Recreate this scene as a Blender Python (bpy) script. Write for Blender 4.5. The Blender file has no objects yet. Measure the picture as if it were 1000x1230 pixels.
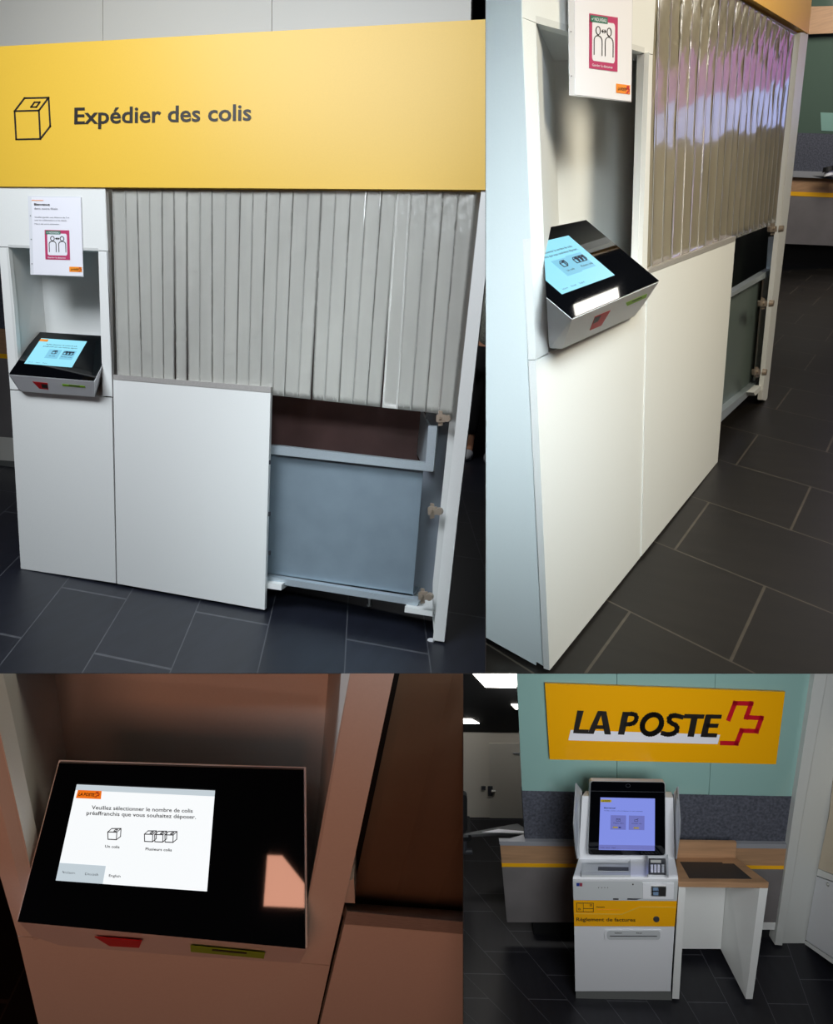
import bpy, bmesh, math, random
from mathutils import Vector, Matrix
random.seed(4)
SC = bpy.context.scene
COL = SC.collection
F, CX, CY = 740.0, 500.0, 615.0          # focal length and optical centre in pixels of the 1000x1230 frame

# ------------------------------------------------------------------ the four stations and where they stand
def rotm(w):
    w = Vector(w); th = w.length
    return Matrix.Rotation(th, 3, w.normalized())
BASE = Matrix(((1, 0, 0), (0, 0, -1), (0, 1, 0)))
POSE = {'P1': ((.1977, .2384, .1037), (-2.1003, .3032, 3.2727)),
        'P2': ((.3474, -.8652, -.3163), (.4088, .4882, 1.8730)),
        'P3': ((.5119, -.0564, .1711), (-.6422, 1.3222, 1.1894)),
        'P4': ((.1853, .0346, -.0125), (.8601, 2.8849, 3.6440))}
def m4(R, t):
    M = R.to_4x4(); M.translation = Vector(t); return M
TOCAM = {k: m4(rotm(w) @ BASE, t) for k, (w, t) in POSE.items()}
CAMW = TOCAM['P1'].inverted()            # camera (x right, y down, z forward) -> world
HALF = {'P1': ((-F, 0, 83.), (0, -F, 194.)), 'P2': ((F, 0, -83.), (0, -F, 194.)),
        'P3': ((-F, 0, 56.), (0, F, -194.)), 'P4': ((F, 0, -56.), (0, F, -194.))}   # the bay each station stands in
class Bay:
    def __init__(s, k):
        s.k = k; s.T = TOCAM[k]; s.I = s.T.inverted(); s.eye = s.I.translation.copy(); s.W = CAMW @ s.T
        R = s.T.to_3x3().transposed()
        s.clip = []
        for n in HALF[k]:
            n = Vector(n).normalized(); s.clip.append((s.eye.copy(), (R @ n)))
    def ray(s, x, y):
        return (s.I.to_3x3() @ Vector(((x - CX) / F, (y - CY) / F, 1.0)))
B1, B2, B3, B4 = Bay('P1'), Bay('P2'), Bay('P3'), Bay('P4')

class PL:
    """a plane in a station's own metres; at() gives the point of it seen at a pixel"""
    def __init__(s, bay, p, n):
        s.b = bay; s.p = Vector(p); s.n = Vector(n).normalized()
        if s.n.dot(bay.eye - s.p) < 0: s.n = -s.n
    def at(s, x, y, off=0.0):
        d = s.b.ray(x, y); p = s.p + s.n * off
        return s.b.eye + d * ((p - s.b.eye).dot(s.n) / d.dot(s.n))
def PY(b, y): return PL(b, (0, y, 0), (0, -1, 0))
def PX(b, x): return PL(b, (x, 0, 0), (1, 0, 0))
def PZ(b, z): return PL(b, (0, 0, z), (0, 0, 1))
def P3P(b, a, c, d): return PL(b, a, (c - a).cross(d - a))

# ------------------------------------------------------------------ materials
MATS = {}
def lin(c): return tuple((v / 255 / 12.92) if v / 255 <= .04045 else ((v / 255 + .055) / 1.055) ** 2.4 for v in c) + (1,)
def mat(name, rgb, rough=.5, metal=0, coat=0, noise=0, nscale=40, emit=0, stretch=None, bump=0, alpha=1, ior=None, detail=4):
    if name in MATS: return MATS[name]
    m = bpy.data.materials.new(name); m.use_nodes = True; nt = m.node_tree; b = nt.nodes['Principled BSDF']
    c = lin(rgb); b.inputs['Base Color'].default_value = c; b.inputs['Roughness'].default_value = rough
    b.inputs['Metallic'].default_value = metal; b.inputs['Coat Weight'].default_value = coat; b.inputs['Coat Roughness'].default_value = .05
    if emit:
        b.inputs['Base Color'].default_value = tuple(v * .06 for v in c[:3]) + (1,)
        b.inputs['Emission Color'].default_value = c; b.inputs['Emission Strength'].default_value = emit
    if alpha < 1: b.inputs['Alpha'].default_value = alpha
    if noise or bump:
        tc = nt.nodes.new('ShaderNodeTexCoord'); mp = nt.nodes.new('ShaderNodeMapping'); nz = nt.nodes.new('ShaderNodeTexNoise')
        nz.inputs['Scale'].default_value = nscale; nz.inputs['Detail'].default_value = detail
        mp.inputs['Scale'].default_value = stretch or (1, 1, 1)
        nt.links.new(tc.outputs['Object'], mp.inputs[0]); nt.links.new(mp.outputs[0], nz.inputs['Vector'])
        if noise:
            rp = nt.nodes.new('ShaderNodeValToRGB')
            rp.color_ramp.elements[0].position = .3; rp.color_ramp.elements[1].position = .7
            rp.color_ramp.elements[0].color = tuple(v * (1 - noise) for v in c[:3]) + (1,)
            rp.color_ramp.elements[1].color = tuple(min(1, v * (1 + noise)) for v in c[:3]) + (1,)
            nt.links.new(nz.outputs['Fac'], rp.inputs[0]); nt.links.new(rp.outputs[0], b.inputs['Base Color'])
        if bump:
            bp = nt.nodes.new('ShaderNodeBump'); bp.inputs['Strength'].default_value = bump; bp.inputs['Distance'].default_value = .002
            nt.links.new(nz.outputs['Fac'], bp.inputs['Height']); nt.links.new(bp.outputs[0], b.inputs['Normal'])
    MATS[name] = m; return m
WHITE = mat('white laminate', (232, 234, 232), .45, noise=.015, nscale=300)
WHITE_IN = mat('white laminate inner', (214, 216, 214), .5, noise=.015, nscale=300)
BOARD = mat('white wall board', (226, 224, 216), .45, noise=.01, nscale=200)
YELLOW = mat('yellow laminate', (232, 188, 62), .42, noise=.02, nscale=300)
YELLOW_P = mat('yellow gloss acrylic', (250, 178, 10), .25, coat=.6)
INK = mat('black vinyl', (26, 20, 16), .5)
INKG = mat('grey print', (110, 110, 118), .6)
STEEL = mat('brushed steel', (196, 196, 192), .28, 1, noise=.08, nscale=30, stretch=(1, 1, 40))
TRIMM = mat('brushed aluminium strip', (206, 202, 198), .35, .45, noise=.1, nscale=12, stretch=(8, 8, 60))
SHEET = mat('grey coated steel sheet', (134, 150, 162), .42, .35, noise=.06, nscale=8)
RAILM = mat('galvanised steel rail', (190, 202, 210), .35, .5, noise=.06, nscale=30, stretch=(6, 1, 30))
DARKB = mat('dark brown board', (92, 68, 66), .4, noise=.2, nscale=6)
BLACK = mat('black matt', (10, 10, 12), .6)
SHADOWGAP = mat('near-black plinth and recess shade', (14, 15, 18), .8)  # dark plinth tone; also paints shade into the jamb recess
GLASSB = mat('black display glass', (4, 5, 8), .03)
HOUS = mat('white powder coat', (228, 230, 234), .35, noise=.01, nscale=400)
RED = mat('red scanner window', (206, 16, 26), .5)
REDD = mat('red cross enamel', (196, 20, 38), .35)
GREEN = mat('green card slot', (146, 200, 36), .5)
SCR = mat('lit display', (150, 226, 246), .3, emit=1.0)
SCRP = mat('lit display panel', (134, 208, 236), .3, emit=.9)
SCR3 = mat('lit white display', (246, 250, 252), .3, emit=1.0)
SCR3P = mat('lit display grey band', (206, 220, 228), .3, emit=.85)
SCR4 = mat('lit blue display', (132, 146, 232), .3, emit=.9)
SCR4P = mat('lit blue display tile', (122, 128, 206), .3, emit=.75)
UI = mat('screen lettering', (30, 36, 56), .5)
UIM = mat('screen lettering soft', (70, 100, 120), .5)
ORANGE = mat('orange print', (250, 150, 40), .5)
PAPER = mat('white paper', (236, 236, 244), .7)
SLEEVE = mat('clear plastic sleeve', (228, 230, 236), .2, coat=.5)
PINK = mat('magenta print', (190, 60, 105), .5)
TEAL = mat('green badge print', (50, 120, 95), .5)
PVC1 = mat('cloudy grey PVC strip', (216, 216, 210), .3, coat=.3, noise=.05, nscale=4, stretch=(3, 1, .5), bump=0)
PVC3 = mat('clear PVC strip warm', (206, 198, 178), .13, coat=.8, noise=.05, nscale=4, stretch=(3, 1, .5))
PVC4 = mat('PVC strip painted dim', (150, 136, 118), .35, coat=.2, noise=.05, nscale=4)  # strip colour darkened to carry the dim light
PVC2 = mat('clear PVC strip edge', (192, 192, 188), .12, coat=.6)
BRASS = mat('nickel plated hinge', (170, 156, 140), .35, .4)
FELT = mat('charcoal felt', (78, 81, 92), .95, noise=.4, nscale=60, detail=8)
WOOD = mat('oak laminate', (176, 138, 104), .5, noise=.12, nscale=5, stretch=(1, 1, 14))
TABLE = mat('dark grey table laminate', (96, 98, 100), .5)
CONC = mat('concrete look laminate', (120, 116, 116), .6, noise=.1, nscale=5)
LEDGE = mat('grey ledge laminate', (148, 150, 156), .5)
STRIPE = mat('yellow stripe', (252, 186, 20), .5)
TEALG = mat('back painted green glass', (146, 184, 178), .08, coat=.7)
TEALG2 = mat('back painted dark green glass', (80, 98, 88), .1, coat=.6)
CREAM = mat('cream laminate', (214, 200, 176), .5)
SILVER = mat('satin silver plastic', (190, 194, 198), .3, .5)
LGREY = mat('light grey plastic', (196, 200, 202), .4)
DGREY = mat('dark grey plastic', (60, 62, 68), .4)
PLINTH = mat('grey metal plinth', (128, 130, 128), .45, .3)
BLUE = mat('blue print', (40, 60, 140), .5)
MATD = mat('dark writing mat', (52, 48, 48), .55, noise=.06, nscale=60)
SKIN = mat('skin', (205, 150, 118), .5)
CLOTH = mat('grey herringbone cloth', (120, 122, 112), .9, noise=.6, nscale=90)
TROU = mat('black trousers cloth', (14, 14, 18), .9)
HAIR = mat('brown hair', (50, 34, 24), .8)
LAMP = mat('ceiling light diffuser', (255, 250, 240), .5, emit=9)
PURPLE = mat('purple glowing banner', (190, 110, 205), .5, emit=1.5)
DAY = mat('daylit window', (176, 190, 255), .5, emit=2.4)

def floor_mat(name, kind, x0, w, ylen, yoff, ka, kb, yr, tone=(40, 42, 50), grout=(96, 98, 100)):
    """stone tiles in columns running away from the front; the columns fan slightly"""
    m = bpy.data.materials.new(name); m.use_nodes = True; nt = m.node_tree; N = nt.nodes; L = nt.links
    b = N['Principled BSDF']
    tc = N.new('ShaderNodeTexCoord'); sp = N.new('ShaderNodeSeparateXYZ'); L.new(tc.outputs['Object'], sp.inputs[0])
    def mt(op, a, c=None):
        n = N.new('ShaderNodeMath'); n.operation = op
        for i, v in enumerate((a, c)):
            if v is None: continue
            if isinstance(v, (int, float)): n.inputs[i].default_value = v
            else: L.new(v, n.inputs[i])
        return n.outputs[0]
    X, Y = sp.outputs[0], sp.outputs[1]
    dy = mt('SUBTRACT', Y, yr)                       # x = xr - (ka + kb*xr)*dy
    xr = mt('DIVIDE', mt('ADD', X, mt('MULTIPLY', dy, ka)), mt('MAXIMUM', mt('SUBTRACT', 1.0, mt('MULTIPLY', dy, kb)), .15))
    cb = N.new('ShaderNodeCombineXYZ')
    L.new(mt('ADD', mt('DIVIDE', mt('SUBTRACT', Y, yoff), ylen), 20.0), cb.inputs[0])
    L.new(mt('ADD', mt('DIVIDE', mt('SUBTRACT', xr, x0), w), 20.0), cb.inputs[1])
    br = N.new('ShaderNodeTexBrick'); L.new(cb.outputs[0], br.inputs['Vector'])
    br.offset = .5; br.squash = 1
    br.inputs['Scale'].default_value = 1; br.inputs['Brick Width'].default_value = 1; br.inputs['Row Height'].default_value = 1
    br.inputs['Mortar Size'].default_value = .008; br.inputs['Mortar Smooth'].default_value = .3; br.inputs['Bias'].default_value = 0
    t = lin(tone)
    br.inputs['Color1'].default_value = tuple(v * .85 for v in t[:3]) + (1,); br.inputs['Color2'].default_value = tuple(v * 1.15 for v in t[:3]) + (1,)
    br.inputs['Mortar'].default_value = lin(grout)
    nz = N.new('ShaderNodeTexNoise'); nz.inputs['Scale'].default_value = 3; nz.inputs['Detail'].default_value = 6
    mp = N.new('ShaderNodeMapping'); mp.inputs['Scale'].default_value = (7, 1.2, 1); mp.inputs['Rotation'].default_value = (0, 0, .45)
    L.new(tc.outputs['Object'], mp.inputs[0]); L.new(mp.outputs[0], nz.inputs['Vector'])
    mx = N.new('ShaderNodeMix'); mx.data_type = 'RGBA'; mx.blend_type = 'MULTIPLY'; mx.inputs['Factor'].default_value = .6
    rp = N.new('ShaderNodeValToRGB'); rp.color_ramp.elements[0].position = .3; rp.color_ramp.elements[1].position = .75
    rp.color_ramp.elements[0].color = (.6, .6, .6, 1); rp.color_ramp.elements[1].color = (1.25, 1.25, 1.25, 1)
    L.new(nz.outputs['Fac'], rp.inputs[0]); L.new(br.outputs['Color'], mx.inputs['A']); L.new(rp.outputs[0], mx.inputs['B'])
    L.new(mx.outputs['Result'], b.inputs['Base Color']); b.inputs['Roughness'].default_value = .42
    return m

# ------------------------------------------------------------------ building helpers
def tagp(o, label=None, cat=None, group=None, kind=None):
    for k, v in (('label', label), ('category', cat), ('group', group), ('kind', kind)):
        if v: o[k] = v
EXTRA = []
def finish(bm, bay, clip=True, fill=True):
    if clip:
        for p, n in bay.clip + EXTRA:
            if not bm.verts: break
            ds = [(v.co - p).dot(n) for v in bm.verts]
            if min(ds) < -1e-5:
                if not fill: bmesh.ops.triangulate(bm, faces=bm.faces[:])
                r = bmesh.ops.bisect_plane(bm, geom=bm.verts[:] + bm.edges[:] + bm.faces[:], dist=1e-6, plane_co=p, plane_no=n, clear_inner=True)
                es = [e for e in r['geom_cut'] if isinstance(e, bmesh.types.BMEdge) and e.is_valid and e.is_boundary]
                if es and fill: bmesh.ops.holes_fill(bm, edges=es, sides=0)
    bmesh.ops.recalc_face_normals(bm, faces=bm.faces[:])
def link(bay, name, bm, m, parent=None, smooth=False, clip=True):
    finish(bm, bay, clip, name not in ('strip', 'edge_bead'))
    me = bpy.data.meshes.new(name); bm.to_mesh(me); bm.free(); me.materials.append(m)
    if smooth:
        for p in me.polygons: p.use_smooth = True
    o = bpy.data.objects.new(name, me); COL.objects.link(o); o['_bay'] = bay.k
    if parent: o.parent = parent
    return o
THINGS = []
def thing(bay, name, label, cat, group=None):
    e = bpy.data.objects.new(name, None); e.empty_display_size = .05; COL.objects.link(e); tagp(e, label, cat, group); e['_bay'] = bay.k
    THINGS.append(e); return e
def solo(o, label=None, cat=None, group=None, kind=None):
    tagp(o, label, cat, group, kind); THINGS.append(o); return o
def settle():
    """put every thing's origin at its base and stand it in its bay"""
    for t in THINGS:
        W = {'P1': B1, 'P2': B2, 'P3': B3, 'P4': B4}[t['_bay']].W
        obs = ([t] if t.type == 'MESH' else []) + list(t.children_recursive)
        pts = [v.co for o in obs if o.type == 'MESH' for v in o.data.vertices]
        if not pts: t.matrix_world = W; continue
        lo = Vector([min(p[i] for p in pts) for i in range(3)]); hi = Vector([max(p[i] for p in pts) for i in range(3)])
        b = Vector(((lo.x + hi.x) / 2, (lo.y + hi.y) / 2, lo.z))
        if t.get('keep'): b = Vector((0, 0, 0))
        for o in obs:
            if o.type == 'MESH': o.data.transform(Matrix.Translation(-b))
        t.matrix_world = W @ Matrix.Translation(b)
    for o in bpy.data.objects:
        if '_bay' in o: del o['_bay']
        if 'keep' in o: del o['keep']
def NB(): return bmesh.new()
def solid(bm, front, vec):
    """polygon 'front' (3-D points) pushed along vec"""
    a = [bm.verts.new(p) for p in front]; c = [bm.verts.new(p + vec) for p in front]; n = len(a)
    try:
        bm.faces.new(a); bm.faces.new(c[::-1])
        for i in range(n): bm.faces.new((a[i], c[i], c[(i + 1) % n], a[(i + 1) % n]))
    except ValueError: pass
def slab(bm, pl, px, depth=.02, off=0., dirv=None):
    pts = [pl.at(x, y, off) for x, y in px]
    solid(bm, pts, (Vector(dirv) if dirv else -pl.n) * depth)
def hexa(bm, f4, b4):
    a = [bm.verts.new(p) for p in f4]; c = [bm.verts.new(p) for p in b4]
    bm.faces.new(a); bm.faces.new(c[::-1])
    for i in range(4): bm.faces.new((a[i], c[i], c[(i + 1) % 4], a[(i + 1) % 4]))
def hull(bm, pts):
    vs = [bm.verts.new(p) for p in pts]
    r = bmesh.ops.convex_hull(bm, input=vs)
    junk = [g for g in r['geom_interior'] + r['geom_unused'] if isinstance(g, bmesh.types.BMVert) and g.is_valid]
    if junk: bmesh.ops.delete(bm, geom=list(set(junk)), context='VERTS')
def box(bm, lo, hi):
    x0, y0, z0 = lo; x1, y1, z1 = hi
    hexa(bm, [Vector(p) for p in ((x0, y0, z0), (x1, y0, z0), (x1, y0, z1), (x0, y0, z1))],
         [Vector(p) for p in ((x0, y1, z0), (x1, y1, z0), (x1, y1, z1), (x0, y1, z1))])
def rod(bm, a, b, r, r2=None, n=20):
    a, b = Vector(a), Vector(b); d = (b - a); q = d.to_track_quat('Z', 'Y')
    r2 = r if r2 is None else r2
    A = [bm.verts.new(a + q @ Vector((r * math.cos(t), r * math.sin(t), 0))) for t in [i * math.tau / n for i in range(n)]]
    C = [bm.verts.new(b + q @ Vector((r2 * math.cos(t), r2 * math.sin(t), 0))) for t in [i * math.tau / n for i in range(n)]]
    bm.faces.new(A[::-1]); bm.faces.new(C)
    for i in range(n): bm.faces.new((A[i], A[(i + 1) % n], C[(i + 1) % n], C[i]))
def bev(bm, w=.002, seg=2):
    es = [e for e in bm.edges if len(e.link_faces) == 2 and e.calc_face_angle(0) > .5]
    bmesh.ops.bevel(bm, geom=es, offset=w, segments=seg, affect='EDGES', clamp_overlap=True)
def stroke(bm, pl, pts, w, off=.0012, closed=False, th=.0008):
    """a printed line of w pixels along pixel points"""
    P = list(pts) + ([pts[0]] if closed else [])
    for (x0, y0), (x1, y1) in zip(P, P[1:]):
        dx, dy = x1 - x0, y1 - y0; l = math.hypot(dx, dy) or 1; ux, uy = dx / l * w / 2, dy / l * w / 2
        slab(bm, pl, [(x0 - ux - uy, y0 - uy + ux), (x1 + ux - uy, y1 + uy + ux), (x1 + ux + uy, y1 + uy - ux), (x0 - ux + uy, y0 - uy - ux)], th, off)
def circ(cx, cy, rx, ry=None, n=20, a0=0, a1=math.tau, full=True):
    ry = ry or rx
    return [(cx + rx * math.cos(a0 + (a1 - a0) * i / (n if full else n - 1)), cy + ry * math.sin(a0 + (a1 - a0) * i / (n if full else n - 1))) for i in range(n)]
def rrect(x0, y0, x1, y1, r, n=5):
    o = []
    for cx, cy, a in ((x1 - r, y0 + r, -90), (x1 - r, y1 - r, 0), (x0 + r, y1 - r, 90), (x0 + r, y0 + r, 180)):
        for i in range(n + 1):
            t = math.radians(a + 90 * i / n); o.append((cx + r * math.cos(t), cy + r * math.sin(t)))
    return o
def text(bay, parent, pl, s, p0, p1, cap, m, bold=0., slant=0., up=None, off=.0014, name='lettering', clip=True):
    """words from p0 to p1 along the baseline (pixels), capitals 'cap' pixels tall"""
    cu = bpy.data.curves.new('t', 'FONT'); cu.body = s; cu.size = 1; cu.resolution_u = 3; cu.offset = bold
    ob = bpy.data.objects.new('t', cu); COL.objects.link(ob)
    me = bpy.data.meshes.new_from_object(ob.evaluated_get(bpy.context.evaluated_depsgraph_get()))
    bpy.data.objects.remove(ob); bpy.data.curves.remove(cu)
    bm = bmesh.new(); bm.from_mesh(me); bpy.data.meshes.remove(me)
    xs = [v.co.x for v in bm.verts]; x0, x1 = min(xs), max(xs)
    dx, dy = p1[0] - p0[0], p1[1] - p0[1]; L = math.hypot(dx, dy)
    if up is None: up = (dy / L, -dx / L)
    k = cap / .70
    for v in bm.verts:
        u = (v.co.x - x0) / (x1 - x0); h = v.co.y * k
        px = p0[0] + dx * u + up[0] * h + slant * h * dx / L; py = p0[1] + dy * u + up[1] * h + slant * h * dy / L
        v.co = pl.at(px, py, off)
    ok = [pl.b]
    return link(bay, name, bm, m, parent, clip=clip)
def shell(bay, t, front, back, yf, yb, floor=True, m=None):
    """open box lining between a front opening and a back wall (pixel corners TL TR BR BL)"""
    F4 = [PY(bay, yf).at(*p) for p in front]; K4 = [PY(bay, yb).at(*p) for p in back]
    c = sum(F4 + K4, Vector()) / 8
    for nm, idx in (('niche_ceiling', (0, 1)), ('niche_side', (1, 2)), ('niche_floor', (2, 3)), ('niche_side', (3, 0))):
        if nm == 'niche_floor' and not floor: continue
        i, j = idx; q = [F4[i], F4[j], K4[j], K4[i]]
        n = (q[1] - q[0]).cross(q[3] - q[0]).normalized()
        if n.dot(c - q[0]) > 0: n = -n
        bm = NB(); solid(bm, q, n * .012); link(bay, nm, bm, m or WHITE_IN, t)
    bm = NB(); solid(bm, K4, Vector((0, .012, 0))); link(bay, 'niche_back', bm, m or WHITE_IN, t)

def lerp2(a, b, t): return (a[0] + (b[0] - a[0]) * t, a[1] + (b[1] - a[1]) * t)
def quadpt(Q, u, v):
    """perspective-correct point of a pixel quad TL TR BR BL, u right, v down, both 0..1"""
    (x0, y0), (x1, y1), (x2, y2), (x3, y3) = Q
    dx1, dx2, sx = x1 - x2, x3 - x2, x0 - x1 + x2 - x3
    dy1, dy2, sy = y1 - y2, y3 - y2, y0 - y1 + y2 - y3
    det = dx1 * dy2 - dx2 * dy1
    g = (sx * dy2 - dx2 * sy) / det; h = (dx1 * sy - sx * dy1) / det
    a = x1 - x0 + g * x1; b = x3 - x0 + h * x3; d = y1 - y0 + g * y1; e = y3 - y0 + h * y3
    w = g * u + h * v + 1
    return ((a * u + b * v + x0) / w, (d * u + e * v + y0) / w)
def qrect(Q, u0, v0, u1, v1): return [quadpt(Q, u0, v0), quadpt(Q, u1, v0), quadpt(Q, u1, v1), quadpt(Q, u0, v1)]
def qtext(bay, parent, pl, Q, s, u0, v, u1, capv, m, **k):
    p0, p1 = quadpt(Q, u0, v), quadpt(Q, u1, v); q = quadpt(Q, u0, v - capv)
    up = (q[0] - p0[0], q[1] - p0[1]); c = math.hypot(*up) or 1
    return text(bay, parent, pl, s, p0, p1, c, m, up=(up[0] / c, up[1] / c), **k)

def notice(bay, pl, Q, sl, label, group=None, top=True):
    """printed distance notice in a clear sleeve; Q = sheet corners, sl = sleeve corners"""
    t = thing(bay, 'notice_sheet', label, 'notice', group)
    bm = NB(); slab(bm, pl, sl, .0012, .0); link(bay, 'sleeve', bm, SLEEVE, t)
    bm = NB(); slab(bm, pl, Q, .001, .0012); pp = link(bay, 'paper', bm, PAPER, t)
    if top:
        bm = NB(); slab(bm, pl, qrect(Q, .0, .035, .24, .043), .0004, .0022); link(bay, 'orange_line', bm, ORANGE, pp)
        qtext(bay, pp, pl, Q, 'Bienvenue', .05, .105, .37, .03, INK, bold=.02, off=.0024)
        qtext(bay, pp, pl, Q, 'dans notre filiale', .05, .158, .53, .026, INKG, off=.0024)
        qtext(bay, pp, pl, Q, 'Veuillez garder une distance de 2 m', .05, .265, .76, .018, INKG, off=.0024)
        qtext(bay, pp, pl, Q, 'avec les collaborateurs et les clients.', .05, .303, .71, .018, INKG, off=.0024)
        qtext(bay, pp, pl, Q, 'Merci de votre attention.', .05, .352, .56, .018, INKG, off=.0024)
    bm = NB(); slab(bm, pl, qrect(Q, .25, .42, .75, .80), .0004, .0022); pk = link(bay, 'pictogram', bm, PINK, pp)
    w = [quadpt(Q, u, v) for u, v in rrect(.30, .465, .70, .745, .03)]
    bm = NB(); slab(bm, pl, w, .0004, .0028); link(bay, 'pictogram_field', bm, PAPER, pk)
    bm = NB(); slab(bm, pl, qrect(Q, .27, .43, .57, .475), .0004, .0034); link(bay, 'badge', bm, TEAL, pk)
    qtext(bay, pk, pl, Q, '\u2713 NOUVEAU', .29, .466, .55, .024, PAPER, bold=.015, off=.004)
    qtext(bay, pk, pl, Q, 'Garder la distance', .30, .783, .66, .018, PAPER, bold=.01, off=.003)
    bm = NB(); wd = abs(quadpt(Q, 1, .6)[0] - quadpt(Q, 0, .6)[0]) * .014
    for cx in (.405, .6):
        stroke(bm, pl, [quadpt(Q, u, v) for u, v in circ(cx, .53, .038, .028, 14)], wd, .0034, True, .0003)
        stroke(bm, pl, [quadpt(Q, u, v) for u, v in [(cx - .07, .70)] + [(cx - .07, .62)] + circ(cx, .60, .07, .035, 9, math.pi, math.tau, False) + [(cx + .07, .62), (cx + .07, .70)]], wd, .0034, False, .0003)
    stroke(bm, pl, [quadpt(Q, .47, .53), quadpt(Q, .54, .53)], wd, .0034, False, .0003)
    stroke(bm, pl, [quadpt(Q, .49, .52), quadpt(Q, .47, .53), quadpt(Q, .49, .54)], wd, .0034, False, .0003)
    stroke(bm, pl, [quadpt(Q, .52, .52), quadpt(Q, .54, .53), quadpt(Q, .52, .54)], wd, .0034, False, .0003)
    link(bay, 'people_symbol', bm, INK, pk)
    bm = NB(); slab(bm, pl, qrect(Q, .73, .885, .98, .95), .0004, .0022); lg = link(bay, 'logo_patch', bm, ORANGE, pp)
    qtext(bay, lg, pl, Q, 'LA POSTE', .76, .93, .91, .022, INK, bold=.02, slant=.2, off=.003)
    bm = NB(); logo_cross(bm, pl, qrect(Q, .91, .89, .97, .945), .003); link(bay, 'logo_cross', bm, REDD, lg)
    # punched edge of the sleeve
    bm = NB()
    for v in (.25, .55, .86):
        p = quadpt(sl, .035, v); slab(bm, pl, circ(p[0], p[1], wd * .8), .0004, .0016)
    link(bay, 'punch_hole', bm, INKG, t)
    return t
CROSS = [(.30, .52), (.44, .10), (.86, .10), (.74, .50), (1.14, .50), (1.02, .86), (.60, .86), (.50, 1.12), (.12, 1.12)]
def logo_cross(bm, pl, Q, off=.002, w=None):
    P = [quadpt(Q, u * .85, v * .85) for u, v in CROSS]
    w = w or math.hypot(P[3][0] - P[2][0], P[3][1] - P[2][1]) * .32
    stroke(bm, pl, P, w, off)
def parcel_icon(bm, pl, Q, w, off=.002):
    q = lambda u, v: quadpt(Q, u, v)
    stroke(bm, pl, [q(0, .32), q(.68, .32), q(.72, 1), q(.05, 1)], w, off, True)
    stroke(bm, pl, [q(0, .32), q(.28, .02), q(.95, 0), q(.68, .32)], w, off)
    stroke(bm, pl, [q(.95, 0), q(1, .69), q(.72, 1)], w, off)
    stroke(bm, pl, [q(.46, .23), q(.56, .10), q(.72, .10), q(.63, .23)], w * .9, off, True)

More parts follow.
